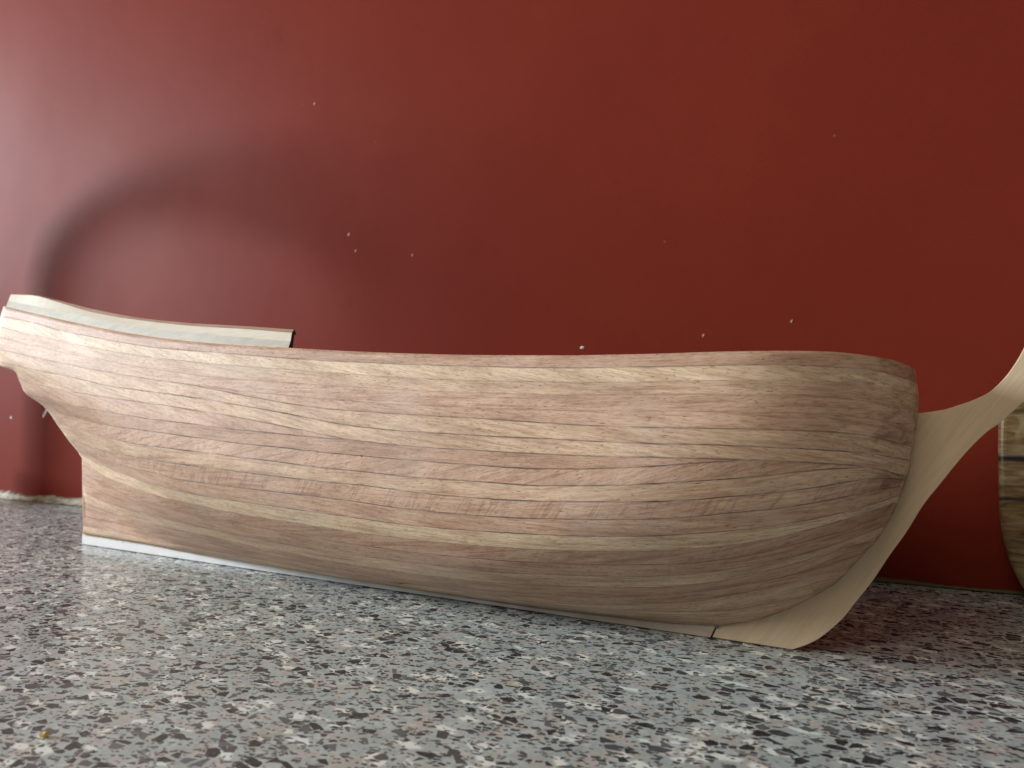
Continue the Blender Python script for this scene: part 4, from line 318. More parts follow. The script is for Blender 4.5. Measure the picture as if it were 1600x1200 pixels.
[[-12192,-880,2927],[-12092,-871,2913],[-11993,-862,2898],[-11895,-853,2884],[-11798,-844,2870],[-11701,-835,2846],[-11605,-826,2805],[-11537,-800,2657],[-11535,-740,2510],[-11499,-699,2449],[-11446,-667,2409],[-11393,-636,2369],[-11341,-604,2329],[-11287,-573,2280],[-11234,-541,2214],[-11189,-504,2139],[-11161,-457,2046],[-11133,-411,1954],[-11105,-364,1866],[-11076,-317,1778],[-11048,-270,1694],[-11050,-205,1620],[-11051,-140,1544],[-11050,-75,1443],[-11050,-64,1426],[-11024,-52,861],[-10929,-51,841],[-10787,-52,813],[-10599,-60,779],[-10311,-107,748],[-10018,-162,727],[-9696,-240,718],[-9379,-319,713],[-9087,-387,709],[-8794,-460,708],[-8512,-531,709],[-8257,-587,707],[-8030,-627,702],[-7827,-652,695],[-7633,-674,689],[-7446,-692,683],[-7264,-710,677],[-7088,-725,671],[-6918,-739,664],[-6752,-751,657],[-6591,-761,651],[-6432,-772,644],[-6275,-783,638],[-6123,-794,632],[-5973,-803,627],[-5828,-811,623],[-5685,-818,619],[-5546,-825,615],[-5408,-833,612],[-5271,-840,610],[-5138,-847,608],[-5006,-855,606],[-4878,-860,604],[-4752,-866,603],[-4628,-871,602],[-4506,-876,602],[-4385,-882,602],[-4265,-889,603],[-4147,-896,604],[-4030,-903,606],[-3915,-910,607],[-3802,-917,609],[-3691,-924,610],[-3581,-931,612],[-3472,-937,614],[-3366,-943,615],[-3262,-948,617],[-3161,-952,619],[-3061,-955,622],[-2963,-956,624],[-2867,-957,627],[-2773,-957,630],[-2680,-956,632],[-2590,-954,635],[-2500,-952,638],[-2412,-949,641],[-2324,-947,645],[-2238,-944,650],[-2152,-942,656],[-2067,-940,662],[-1984,-937,667],[-1902,-933,673],[-1821,-928,679],[-1742,-923,684],[-1663,-917,690],[-1586,-910,695],[-1509,-904,701],[-1433,-897,707],[-1358,-889,713],[-1284,-882,719],[-1210,-874,726],[-1137,-867,733],[-1065,-859,741],[-994,-851,749],[-923,-842,758],[-853,-833,766],[-783,-825,776],[-714,-817,787],[-645,-811,801],[-576,-804,816],[-509,-798,831],[-479,-795,837],[-425,-789,851],[-372,-784,864],[-319,-778,878],[-267,-771,893],[-215,-764,907],[-164,-756,921],[-113,-747,935],[-62,-737,949],[-12,-727,964],[37,-716,979],[87,-704,994],[136,-690,1009],[184,-676,1025],[232,-660,1041],[280,-643,1058],[327,-625,1075],[375,-606,1093],[403,-595,1105],[431,-580,1116],[458,-563,1127],[486,-545,1139],[513,-525,1150],[540,-504,1161],[567,-480,1171],[594,-453,1181],[620,-423,1190],[646,-389,1199],[672,-348,1207],[698,-299,1214],[722,-235,1219],[737,-48,1199],[768,-48,1259],[799,-48,1320],[830,-48,1402],[851,-48,1457],[871,-48,1511],[892,-48,1578],[907,-48,1628],[923,-48,1693],[930,-48,1766],[944,-48,1818],[955,-48,1886],[966,-48,1960],[977,-48,2044],[988,-48,2137],[994,-48,2184]],
[[-12192,-880,2927],[-12092,-871,2913],[-11993,-862,2898],[-11895,-853,2884],[-11798,-844,2870],[-11701,-835,2846],[-11605,-826,2805],[-11537,-800,2657],[-11535,-740,2510],[-11499,-699,2449],[-11446,-667,2409],[-11393,-636,2369],[-11341,-604,2329],[-11287,-573,2280],[-11234,-541,2214],[-11189,-504,2139],[-11161,-457,2046],[-11133,-411,1954],[-11105,-364,1866],[-11076,-317,1778],[-11048,-270,1694],[-11050,-205,1620],[-11051,-140,1544],[-11050,-75,1443],[-11050,-64,1426],[-11020,-51,685],[-10923,-51,672],[-10781,-52,653],[-10608,-52,629],[-10393,-53,600],[-10145,-77,578],[-9872,-121,564],[-9579,-184,559],[-9303,-238,556],[-9032,-294,555],[-8754,-358,558],[-8483,-423,562],[-8238,-473,564],[-8016,-509,563],[-7815,-534,558],[-7624,-553,553],[-7440,-569,546],[-7262,-584,538],[-7090,-596,531],[-6922,-607,523],[-6759,-617,515],[-6599,-626,508],[-6441,-636,502],[-6285,-646,496],[-6132,-656,491],[-5982,-666,487],[-5837,-672,482],[-5696,-678,477],[-5557,-683,473],[-5421,-689,469],[-5285,-695,466],[-5152,-700,463],[-5021,-706,460],[-4893,-711,458],[-4766,-716,456],[-4642,-721,455],[-4519,-727,454],[-4397,-732,453],[-4277,-738,453],[-4159,-743,453],[-4044,-748,453],[-3930,-751,453],[-3819,-755,453],[-3709,-758,454],[-3600,-762,456],[-3493,-766,458],[-3387,-770,461],[-3282,-774,464],[-3179,-778,467],[-3078,-780,471],[-2979,-782,475],[-2882,-783,478],[-2786,-783,483],[-2692,-783,487],[-2599,-783,492],[-2507,-782,497],[-2416,-782,503],[-2327,-781,508],[-2239,-779,514],[-2152,-776,519],[-2067,-774,525],[-1982,-771,531],[-1898,-768,538],[-1815,-766,545],[-1733,-763,553],[-1652,-760,560],[-1573,-756,567],[-1494,-752,575],[-1416,-747,582],[-1339,-742,589],[-1263,-736,596],[-1189,-730,603],[-1115,-722,610],[-1041,-716,618],[-967,-712,629],[-894,-710,643],[-820,-709,658],[-748,-709,674],[-677,-705,689],[-607,-700,704],[-537,-694,720],[-507,-692,727],[-452,-688,742],[-398,-684,757],[-344,-680,773],[-290,-676,789],[-237,-671,806],[-185,-665,822],[-132,-659,840],[-81,-652,858],[-29,-645,876],[22,-637,895],[72,-628,914],[122,-618,933],[172,-606,952],[221,-593,971],[270,-579,991],[318,-564,1012],[366,-545,1032],[394,-532,1043],[422,-518,1054],[450,-501,1064],[478,-482,1073],[505,-460,1080],[532,-435,1087],[558,-406,1092],[585,-372,1096],[610,-332,1099],[635,-283,1101],[659,-217,1100],[675,-48,1088],[706,-48,1138],[737,-48,1199],[768,-48,1259],[799,-48,1320],[830,-48,1402],[851,-48,1457],[871,-48,1511],[892,-48,1578],[907,-48,1628],[923,-48,1693],[930,-48,1766],[944,-48,1818],[955,-48,1886],[966,-48,1960],[977,-48,2044],[988,-48,2137],[994,-48,2184]],
[[-12192,-880,2927],[-12092,-871,2913],[-11993,-862,2898],[-11895,-853,2884],[-11798,-844,2870],[-11701,-835,2846],[-11605,-826,2805],[-11537,-800,2657],[-11535,-740,2510],[-11499,-699,2449],[-11446,-667,2409],[-11393,-636,2369],[-11341,-604,2329],[-11287,-573,2280],[-11234,-541,2214],[-11189,-504,2139],[-11161,-457,2046],[-11133,-411,1954],[-11105,-364,1866],[-11076,-317,1778],[-11048,-270,1694],[-11050,-205,1620],[-11051,-140,1544],[-11050,-75,1443],[-11050,-64,1426],[-11011,-52,468],[-10916,-52,463],[-10776,-52,456],[-10602,-52,447],[-10389,-52,436],[-10178,-53,425],[-9972,-54,415],[-9745,-70,409],[-9481,-115,410],[-9228,-156,411],[-8973,-202,413],[-8712,-256,418],[-8456,-311,423],[-8225,-352,425],[-8013,-381,424],[-7816,-403,421],[-7626,-422,418],[-7441,-439,414],[-7260,-455,411],[-7085,-470,407],[-6914,-484,403],[-6748,-496,399],[-6586,-507,395],[-6426,-518,391],[-6269,-530,387],[-6116,-540,383],[-5968,-547,378],[-5826,-551,372],[-5688,-553,366],[-5553,-555,360],[-5419,-556,354],[-5287,-558,349],[-5157,-561,344],[-5028,-564,340],[-4901,-566,337],[-4775,-569,334],[-4652,-571,332],[-4531,-573,331],[-4412,-574,329],[-4295,-576,328],[-4179,-578,327],[-4064,-579,327],[-3951,-581,327],[-3839,-583,328],[-3729,-586,329],[-3620,-588,330],[-3512,-591,332],[-3405,-595,335],[-3300,-597,337],[-3196,-600,340],[-3095,-601,343],[-2995,-603,346],[-2897,-602,349],[-2799,-603,353],[-2703,-604,358],[-2608,-605,364],[-2515,-605,369],[-2422,-605,374],[-2332,-603,379],[-2243,-601,385],[-2154,-601,391],[-2066,-601,399],[-1978,-602,408],[-1891,-604,418],[-1805,-607,429],[-1720,-608,440],[-1636,-609,450],[-1554,-610,461],[-1472,-609,471],[-1392,-608,481],[-1313,-606,491],[-1236,-604,501],[-1159,-601,510],[-1082,-599,521],[-1006,-599,534],[-930,-600,549],[-855,-602,564],[-780,-604,581],[-706,-605,598],[-634,-604,614],[-563,-602,630],[-532,-600,637],[-476,-598,651],[-421,-597,666],[-365,-595,681],[-311,-589,696],[-258,-583,711],[-205,-576,727],[-152,-569,742],[-100,-560,759],[-48,-551,775],[3,-541,792],[53,-530,809],[104,-517,827],[154,-503,845],[203,-487,863],[252,-470,881],[300,-449,899],[348,-425,917],[376,-408,927],[404,-389,936],[432,-368,945],[460,-343,953],[487,-315,961],[514,-282,968],[539,-240,974],[564,-181,977],[581,-48,974],[613,-48,1012],[644,-48,1050],[675,-48,1088],[706,-48,1138],[737,-48,1199],[768,-48,1259],[799,-48,1320],[830,-48,1402],[851,-48,1457],[871,-48,1511],[892,-48,1578],[907,-48,1628],[923,-48,1693],[930,-48,1766],[944,-48,1818],[955,-48,1886],[966,-48,1960],[977,-48,2044],[988,-48,2137],[994,-48,2184]],
[[-12192,-880,2927],[-12092,-871,2913],[-11993,-862,2898],[-11895,-853,2884],[-11798,-844,2870],[-11701,-835,2846],[-11605,-826,2805],[-11537,-800,2657],[-11535,-740,2510],[-11499,-699,2449],[-11446,-667,2409],[-11393,-636,2369],[-11341,-604,2329],[-11287,-573,2280],[-11234,-541,2214],[-11189,-504,2139],[-11161,-457,2046],[-11133,-411,1954],[-11105,-364,1866],[-11076,-317,1778],[-11048,-270,1694],[-11050,-205,1620],[-11051,-140,1544],[-11050,-75,1443],[-11050,-64,1426],[-11007,-52,323],[-10912,-51,319],[-10771,-52,314],[-10598,-52,307],[-10384,-53,298],[-10176,-52,290],[-9970,-52,281],[-9768,-52,273],[-9570,-52,265],[-9370,-55,259],[-9178,-55,252],[-8954,-80,252],[-8713,-121,257],[-8472,-165,264],[-8251,-199,268],[-8047,-222,270],[-7853,-241,270],[-7662,-260,271],[-7475,-278,272],[-7291,-297,273],[-7112,-315,274],[-6936,-332,274],[-6766,-347,274],[-6600,-361,273],[-6438,-374,272],[-6279,-387,270],[-6126,-396,267],[-5978,-403,264],[-5838,-405,258],[-5701,-404,252],[-5568,-402,245],[-5437,-400,239],[-5309,-397,233],[-5183,-393,227],[-5059,-389,221],[-4937,-385,217],[-4815,-382,213],[-4694,-380,210],[-4575,-378,207],[-4456,-377,206],[-4338,-377,205],[-4221,-378,204],[-4105,-379,205],[-3990,-381,205],[-3878,-382,205],[-3767,-382,205],[-3659,-380,204],[-3553,-379,203],[-3447,-378,203],[-3342,-377,203],[-3237,-379,204],[-3134,-381,207],[-3030,-385,210],[-2927,-390,215],[-2824,-397,222],[-2722,-406,230],[-2622,-413,238],[-2524,-419,246],[-2427,-424,253],[-2334,-426,260],[-2242,-427,267],[-2151,-428,274],[-2061,-428,282],[-1973,-429,290],[-1885,-431,298],[-1798,-433,308],[-1711,-435,318],[-1625,-439,329],[-1541,-442,341],[-1457,-446,353],[-1374,-449,366],[-1292,-453,379],[-1212,-456,392],[-1132,-458,405],[-1054,-458,418],[-977,-457,430],[-901,-457,444],[-825,-460,461],[-748,-465,480],[-673,-471,501],[-598,-478,524],[-565,-480,534],[-507,-484,551],[-449,-487,569],[-391,-490,587],[-335,-493,606],[-279,-494,625],[-223,-495,645],[-168,-495,664],[-115,-492,684],[-62,-484,702],[-11,-474,719],[41,-462,736],[91,-447,752],[141,-431,768],[190,-411,784],[239,-388,798],[286,-358,810],[333,-320,818],[360,-291,820],[386,-257,822],[412,-215,821],[436,-155,818],[455,-48,817],[487,-48,857],[518,-48,896],[550,-48,935],[581,-48,974],[613,-48,1012],[644,-48,1050],[675,-48,1088],[706,-48,1138],[737,-48,1199],[768,-48,1259],[799,-48,1320],[830,-48,1402],[851,-48,1457],[871,-48,1511],[892,-48,1578],[907,-48,1628],[923,-48,1693],[930,-48,1766],[944,-48,1818],[955,-48,1886],[966,-48,1960],[977,-48,2044],[988,-48,2137],[994,-48,2184]],
[[-12192,-880,2927],[-12092,-871,2913],[-11993,-862,2898],[-11895,-853,2884],[-11798,-844,2870],[-11701,-835,2846],[-11605,-826,2805],[-11537,-800,2657],[-11535,-740,2510],[-11499,-699,2449],[-11446,-667,2409],[-11393,-636,2369],[-11341,-604,2329],[-11287,-573,2280],[-11234,-541,2214],[-11189,-504,2139],[-11161,-457,2046],[-11133,-411,1954],[-11105,-364,1866],[-11076,-317,1778],[-11048,-270,1694],[-11050,-205,1620],[-11051,-140,1544],[-11050,-75,1443],[-11050,-64,1426],[-11004,-51,179],[-10907,-52,178],[-10767,-52,176],[-10594,-52,175],[-10382,-52,172],[-10171,-53,170],[-9965,-54,167],[-9762,-54,165],[-9563,-54,162],[-9372,-52,158],[-9176,-55,156],[-8986,-55,153],[-8800,-55,150],[-8617,-56,148],[-8437,-56,145],[-8247,-66,145],[-8054,-81,147],[-7869,-93,148],[-7684,-106,149],[-7501,-121,152],[-7318,-139,155],[-7136,-158,158],[-6957,-178,162],[-6781,-198,166],[-6608,-217,170],[-6438,-237,174],[-6271,-258,179],[-6109,-275,182],[-5953,-290,184],[-5803,-301,186],[-5659,-309,187],[-5517,-316,188],[-5378,-323,189],[-5240,-331,190],[-5104,-339,192],[-4970,-347,195],[-4839,-355,197],[-4709,-362,200],[-4575,-378,207],[-4456,-377,206],[-4338,-377,205],[-4211,-390,211],[-4092,-396,214],[-3976,-401,216],[-3861,-405,218],[-3748,-409,220],[-3637,-412,222],[-3527,-416,224],[-3420,-418,226],[-3314,-421,228],[-3209,-423,229],[-3107,-423,231],[-3007,-422,232],[-2910,-418,232],[-2814,-414,232],[-2722,-406,230],[-2622,-413,238],[-2534,-400,235],[-2442,-396,236],[-2352,-391,238],[-2264,-383,239],[-2176,-376,240],[-2090,-369,241],[-2004,-363,243],[-1918,-358,246],[-1832,-355,251],[-1747,-353,257],[-1663,-350,263],[-1580,-346,268],[-1498,-342,274],[-1417,-338,279],[-1337,-333,285],[-1258,-329,292],[-1179,-324,299],[-1101,-320,306],[-1024,-316,314],[-947,-313,324],[-871,-309,334],[-796,-306,344],[-722,-302,355],[-648,-297,367],[-616,-295,372],[-558,-293,383],[-499,-292,397],[-441,-291,411],[-384,-288,425],[-328,-284,440],[-272,-278,455],[-217,-273,470],[-162,-266,486],[-108,-259,503],[-54,-250,520],[-2,-239,537],[51,-226,553],[102,-207,569],[152,-182,584],[185,-48,562],[240,-48,602],[294,-48,641],[326,-48,664],[359,-48,696],[391,-48,737],[423,-48,777],[455,-48,817],[487,-48,857],[518,-48,896],[550,-48,935],[581,-48,974],[613,-48,1012],[644,-48,1050],[675,-48,1088],[706,-48,1138],[737,-48,1199],[768,-48,1259],[799,-48,1320],[830,-48,1402],[851,-48,1457],[871,-48,1511],[892,-48,1578],[907,-48,1628],[923,-48,1693],[930,-48,1766],[944,-48,1818],[955,-48,1886],[966,-48,1960],[977,-48,2044],[988,-48,2137],[994,-48,2184]],
[[-12192,-880,2927],[-12092,-871,2913],[-11993,-862,2898],[-11895,-853,2884],[-11798,-844,2870],[-11701,-835,2846],[-11605,-826,2805],[-11537,-800,2657],[-11535,-740,2510],[-11499,-699,2449],[-11446,-667,2409],[-11393,-636,2369],[-11341,-604,2329],[-11287,-573,2280],[-11234,-541,2214],[-11189,-504,2139],[-11161,-457,2046],[-11133,-411,1954],[-11105,-364,1866],[-11076,-317,1778],[-11048,-270,1694],[-11050,-205,1620],[-11051,-140,1544],[-11050,-75,1443],[-11050,-64,1426],[-11004,-51,179],[-10907,-52,178],[-10767,-52,176],[-10594,-52,175],[-10382,-52,172],[-10171,-53,170],[-9965,-54,167],[-9762,-54,165],[-9563,-54,162],[-9372,-52,158],[-9176,-55,156],[-8986,-55,153],[-8800,-55,150],[-8617,-56,148],[-8437,-56,145],[-8265,-52,137],[-8091,-52,134],[-7919,-52,132],[-7750,-52,130],[-7584,-52,127],[-7420,-52,125],[-7259,-52,122],[-7100,-52,120],[-6943,-52,118],[-6789,-52,116],[-6637,-52,114],[-6487,-52,112],[-6339,-52,110],[-6194,-52,108],[-6050,-52,106],[-5909,-52,105],[-5769,-52,103],[-5632,-52,102],[-5496,-52,100],[-5362,-52,99],[-5230,-52,98],[-5100,-52,96],[-4972,-52,95],[-4845,-52,94],[-4720,-52,93],[-4597,-52,92],[-4475,-52,91],[-4355,-52,90],[-4236,-52,89],[-4119,-52,88],[-4003,-52,86],[-3889,-52,85],[-3777,-52,84],[-3665,-52,83],[-3555,-52,82],[-3447,-52,82],[-3340,-52,81],[-3234,-52,81],[-3129,-52,80],[-3026,-52,80],[-2924,-52,80],[-2823,-52,80],[-2723,-52,81],[-2625,-52,82],[-2527,-52,83],[-2431,-52,85],[-2336,-52,86],[-2242,-52,88],[-2149,-52,91],[-2057,-52,93],[-1966,-52,95],[-1876,-52,98],[-1787,-52,100],[-1700,-52,102],[-1613,-52,104],[-1527,-52,106],[-1442,-52,109],[-1358,-52,112],[-1274,-52,115],[-1192,-52,119],[-1111,-52,124],[-1030,-52,131],[-951,-52,137],[-872,-52,145],[-794,-52,152],[-716,-52,160],[-683,-52,163],[-623,-48,179],[-562,-48,196],[-502,-48,212],[-442,-48,229],[-383,-48,245],[-324,-48,267],[-266,-48,296],[-208,-48,325],[-151,-48,354],[-94,-48,383],[-37,-48,413],[19,-48,451],[75,-48,488],[130,-48,525],[185,-48,562],[240,-48,602],[294,-48,641],[326,-48,664],[359,-48,696],[391,-48,737],[423,-48,777],[455,-48,817],[487,-48,857],[518,-48,896],[550,-48,935],[581,-48,974],[613,-48,1012],[644,-48,1050],[675,-48,1088],[706,-48,1138],[737,-48,1199],[768,-48,1259],[799,-48,1320],[830,-48,1402],[851,-48,1457],[871,-48,1511],[892,-48,1578],[907,-48,1628],[923,-48,1693],[930,-48,1766],[944,-48,1818],[955,-48,1886],[966,-48,1960],[977,-48,2044],[988,-48,2137],[994,-48,2184]]]
RL = [[[-11865,-897,3842],[-11612,-916,3796],[-11364,-935,3751],[-11123,-952,3706],[-10890,-968,3664],[-10664,-982,3622],[-10444,-996,3582],[-10229,-1009,3544],[-10019,-1022,3505],[-9813,-1034,3468],[-9611,-1046,3433],[-9410,-1060,3398],[-9212,-1074,3364],[-9020,-1086,3333],[-8837,-1095,3302],[-8659,-1103,3273],[-8486,-1110,3246],[-8315,-1117,3219],[-8148,-1123,3194],[-7984,-1130,3171],[-7823,-1136,3148],[-7664,-1142,3127],[-7507,-1149,3107],[-7353,-1156,3087],[-7200,-1163,3069],[-7050,-1170,3051],[-6903,-1177,3035],[-6758,-1183,3020],[-6616,-1190,3005],[-6476,-1196,2992],[-6339,-1202,2979],[-6204,-1207,2966],[-6072,-1212,2955],[-5943,-1216,2944],[-5818,-1219,2933],[-5694,-1221,2924],[-5573,-1222,2914],[-5454,-1224,2905],[-5336,-1225,2896],[-5220,-1226,2887]],
[[-11683,-953,3926],[-11434,-971,3884],[-11193,-988,3843],[-10959,-1003,3804],[-10732,-1017,3766],[-10512,-1030,3728],[-10296,-1043,3690],[-10086,-1055,3652],[-9880,-1066,3614],[-9677,-1078,3577],[-9476,-1091,3540],[-9277,-1105,3505],[-9083,-1117,3471],[-8897,-1128,3440],[-8717,-1136,3410],[-8543,-1143,3381],[-8371,-1150,3353],[-8203,-1156,3327],[-8038,-1162,3302],[-7877,-1168,3280],[-7717,-1174,3258],[-7560,-1181,3238],[-7405,-1188,3219],[-7252,-1195,3200],[-7101,-1202,3182],[-6953,-1208,3165],[-6807,-1215,3148],[-6664,-1222,3131],[-6523,-1228,3115],[-6384,-1235,3099],[-6248,-1241,3084],[-6115,-1246,3069],[-5984,-1251,3054],[-5858,-1254,3041],[-5733,-1256,3028],[-5611,-1258,3015],[-5491,-1260,3003],[-5373,-1262,2991],[-5256,-1264,2979],[-5141,-1266,2968]],
[[-11790,-863,4048],[-11545,-879,4023],[-11306,-895,3998],[-11073,-909,3973],[-10847,-923,3935],[-10623,-937,3885],[-10405,-950,3832],[-10192,-963,3784],[-9984,-975,3736],[-9779,-987,3688],[-9577,-1000,3642],[-9377,-1014,3599],[-9181,-1027,3562],[-8992,-1039,3529],[-8811,-1048,3499],[-8635,-1055,3471],[-8463,-1062,3445],[-8295,-1068,3421],[-8130,-1074,3397],[-7967,-1080,3375],[-7807,-1085,3353],[-7650,-1091,3333],[-7494,-1098,3313],[-7340,-1105,3294],[-7189,-1111,3276],[-7040,-1118,3260],[-6894,-1125,3244],[-6750,-1131,3230],[-6609,-1137,3216],[-6470,-1143,3203],[-6333,-1149,3191],[-6199,-1155,3178],[-6067,-1159,3166],[-5939,-1163,3153],[-5813,-1166,3140],[-5690,-1168,3127],[-5569,-1170,3113],[-5449,-1172,3099],[-5331,-1174,3086],[-5215,-1176,3073]],
[[-11852,-822,4063],[-11605,-838,4039],[-11364,-854,4016],[-11129,-869,3991],[-10900,-883,3956],[-10676,-896,3911],[-10457,-909,3864],[-10243,-921,3820],[-10034,-933,3776],[-9829,-944,3733],[-9627,-956,3690],[-9427,-970,3649],[-9229,-984,3612],[-9037,-996,3577],[-8853,-1006,3544],[-8675,-1014,3513],[-8501,-1020,3484],[-8331,-1027,3457],[-8164,-1033,3432],[-8000,-1039,3409],[-7839,-1045,3387],[-7681,-1050,3367],[-7524,-1057,3348],[-7369,-1063,3330],[-7217,-1070,3312],[-7067,-1077,3296],[-6920,-1083,3281],[-6775,-1090,3267],[-6633,-1096,3254],[-6492,-1102,3241],[-6355,-1108,3228],[-6219,-1113,3216],[-6087,-1118,3203],[-5957,-1122,3191],[-5830,-1125,3178],[-5706,-1127,3165],[-5584,-1129,3152],[-5464,-1131,3139],[-5345,-1133,3126],[-5228,-1135,3114]]]
SC = 1/20000
G = [[Vector((p[0]*SC, p[1]*SC, p[2]*SC)) for p in r] for r in G]
RL = [[Vector((p[0]*SC, p[1]*SC, p[2]*SC)) for p in r] for r in RL]
NK, NU = len(G), len(G[0])
hull = bpy.data.objects.new('model_ship_hull', None); scene.collection.objects.link(hull); hull.location = (0, 0, 0)
tag(hull, 'bare wooden model ship hull of pinkish brown planks, standing on its keel on the countertop', 'model ship')

#        colour (linear)        grain angle, cross figure
CR = (.82, .65, .46); TAN = (.70, .515, .365); PNK = (.69, .485, .355); BRN = (.60, .405, .29); LT = (.75, .56, .40)
PL = [(BRN, .02, .0), (CR, -.16, .0), (TAN, -.02, 0), (PNK, .03, 0), (PNK, -.05, 0), (LT, -.10, 0), (LT, -.10, 0),
      (PNK, -.14, 0), (BRN, .03, .15), (PNK, .25, .25), (TAN, .04, 0), (PNK, .05, .6), (PNK, -.06, .1), (CR, -.03, 0),
      (BRN, .15, .2), (BRN, -.03, 0), (TAN, .0, 0), (BRN, .02, 0), (BRN, -.02, 0), (TAN, 0, 0), (LT, .0, 0)]
SEAM = [0, .55, .35, .3, .35, .75, .9, .8, .8, .9, .95, 1, .95, .85, .6, .7, .65, .6, .85, .6, .7, .3]
def planking(sgn):
    vs = []; fs = []; meta = []
    SUB = 2
    # rows: seams plus one mid row (Catmull-Rom across the seams keeps the section round)
    rows = []
    for k in range(NK):
        rows.append([p.copy() for p in G[k]])
        if k < NK-1:
            r = []
            for j in range(NU):
                a, b = G[k][j], G[k+1][j]; p0 = G[k-1][j] if k else a; p3 = G[k+2][j] if k < NK-2 else b
                w_ = (b-a).length; q = (a+b)*.5
                if w_ > .002 and (a-p0).length > .002 and (p3-b).length > .002: q = (9*(a+b) - p0 - p3)/16
                r.append(q)
            rows.append(r)
    nr = len(rows)
    for r in rows:
        for p in r: vs.append((p.x, p.y*sgn, p.z))
    for i in range(nr-1):
        for j in range(NU-1):
            a = i*NU+j; f = (a, a+1, a+NU+1, a+NU)
            fs.append(f if sgn > 0 else f[::-1]); meta.append((i, j))
    me = bpy.data.meshes.new('hull_planking'); me.from_pydata(vs, [], fs)
    g = me.uv_layers.new(name='grain'); e = me.uv_layers.new(name='edge')
    tint = me.color_attributes.new('tint', 'FLOAT_COLOR', 'CORNER'); seam = me.color_attributes.new('seam', 'FLOAT_COLOR', 'CORNER')
    g = me.uv_layers['grain']; e = me.uv_layers['edge']; tint = me.color_attributes['tint']; seam = me.color_attributes['seam']
    rnd = random.Random(3 if sgn > 0 else 11); offs = [(rnd.uniform(0, 9), rnd.uniform(0, 9)) for _ in range(NK)]
    cum = [[0]*NU for _ in range(NK)]
    for k in range(NK):
        for j in range(1, NU): cum[k][j] = cum[k][j-1] + (G[k][j]-G[k][j-1]).length
    tot = [2*c[NU//2] for c in cum]
    li = 0
    for (i, j), p in zip(meta, me.polygons):
        k = i//2
        for l in p.loop_indices:
            v = me.loops[l].vertex_index; ri, cj = divmod(v, NU)
            vv = (ri - 2*k)/2; wdt = (G[k][cj]-G[k+1][cj]).length
            uu = (cum[k][cj]-tot[k]/2)*(1-vv) + (cum[k+1][cj]-tot[k+1]/2)*vv
            col, ang, fig = PL[k]; y = vv*wdt
            X_, Y_ = uu*math.cos(ang) - y*math.sin(ang), uu*math.sin(ang) + y*math.cos(ang)
            g.data[l].uv = (X_ + offs[k][0], Y_ + offs[k][1]); e.data[l].uv = (uu + 2, vv + 0)
            tint.data[l].color = (*col, 1)
            seam.data[l].color = (SEAM[k], SEAM[k+1], min(1, wdt*20), fig)
    bm = bmesh.new(); bm.from_mesh(me); bmesh.ops.remove_doubles(bm, verts=bm.verts, dist=.00002); bm.to_mesh(me); bm.free()
    for p in me.polygons: p.use_smooth = True
    o = link('hull_planking', me, PLANK, hull)
    return o
near = planking(1); far = planking(-1)
for o in (near, far):
    md = o.modifiers.new('thickness', 'SOLIDIFY'); md.thickness = .0016; md.offset = 1 if False else -1; md.use_rim = True
# keel
TK = .0027
rb = [(p.x, p.z) for p in G[21] if p.z < .0098 and -.5525 < p.x < -.036]; rb[0] = (-.5538, rb[0][1])
def prism(name, outline, t, mat, parent, bevel=.0003, y0=0):
    n = len(outline); vs = [(x, y0-t, z) for x, z in outline] + [(x, y0+t, z) for x, z in outline]
    fs = [tuple(range(n)), tuple(range(2*n-1, n-1, -1))] + [(i, i+n, (i+1) % n+n, (i+1) % n) for i in range(n)]
    o = mesh(name, vs, fs, mat, parent)
    if bevel:
        b = o.modifiers.new('bevel', 'BEVEL'); b.width = bevel; b.segments = 2; b.limit_method = 'ANGLE'; b.angle_limit = math.radians(50)
    return o
kx = rb
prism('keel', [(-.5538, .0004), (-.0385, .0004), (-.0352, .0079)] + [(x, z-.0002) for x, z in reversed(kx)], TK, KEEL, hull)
prism('keel_shadow_strip', [(-.552, 0), (-.004, 0), (-.004, .0012), (-.552, .0012)], .0013, DARK, hull, .0001)  # added dark recessed strip that makes the shadow line under the keel
# stem and knee of the head, one pale board
rab = [(.0485, .1273), (.0494, .1215), (.0498, .1155), (.0497, .1092), (.0486, .0999), (.0475, .0924), (.0459, .0831), (.0436, .0756), (.0399, .066), (.0345, .0554), (.0262, .0452), (.0171, .0338), (.0087, .0277), (-.0024, .0203), (-.0174, .0128), (-.0342, .0081)]
up = [(0.0528, 0.1086), (0.0567, 0.1092), (0.0612, 0.11), (0.0659, 0.1116), (0.0719, 0.114), (0.0778, 0.1174), (0.0825, 0.1223), (0.0861, 0.1276), (0.0897, 0.1345), (0.0946, 0.1459), (0.0982, 0.1572), (0.101, 0.1685)]
lo = [(-0.001, 0.0004), (0.0057, 0.0038), (0.012, 0.0084), (0.0203, 0.0172), (0.0259, 0.0252), (0.0329, 0.0355), (0.0396, 0.0469), (0.0462, 0.0574), (0.0527, 0.0692), (0.0593, 0.0788), (0.0685, 0.0917), (0.0759, 0.1003), (0.0807, 0.1043), (0.0847, 0.1084), (0.0893, 0.1134), (0.0948, 0.1223), (0.1003, 0.1333), (0.1042, 0.1453), (0.107, 0.1578)]
def dense(pts, n=6):
    out = []
    P_ = [pts[0]] + pts + [pts[-1]]
    for i in range(1, len(P_)-2):
        p0, p1, p2, p3 = P_[i-1:i+3]
        for k in range(n):
            t = k/n; out.append(tuple(.5*((2*b) + (c-a)*t + (2*a-5*b+4*c-d)*t*t + (3*b-a-3*c+d)*t**3) for a, b, c, d in zip(p0, p1, p2, p3)))
    return out + [pts[-1]]
head = [(.104, .178), (.108, .186), (.113, .187), (.1135, .178), (.110, .168)]
inner = [(x-.006, z) for x, z in rab]
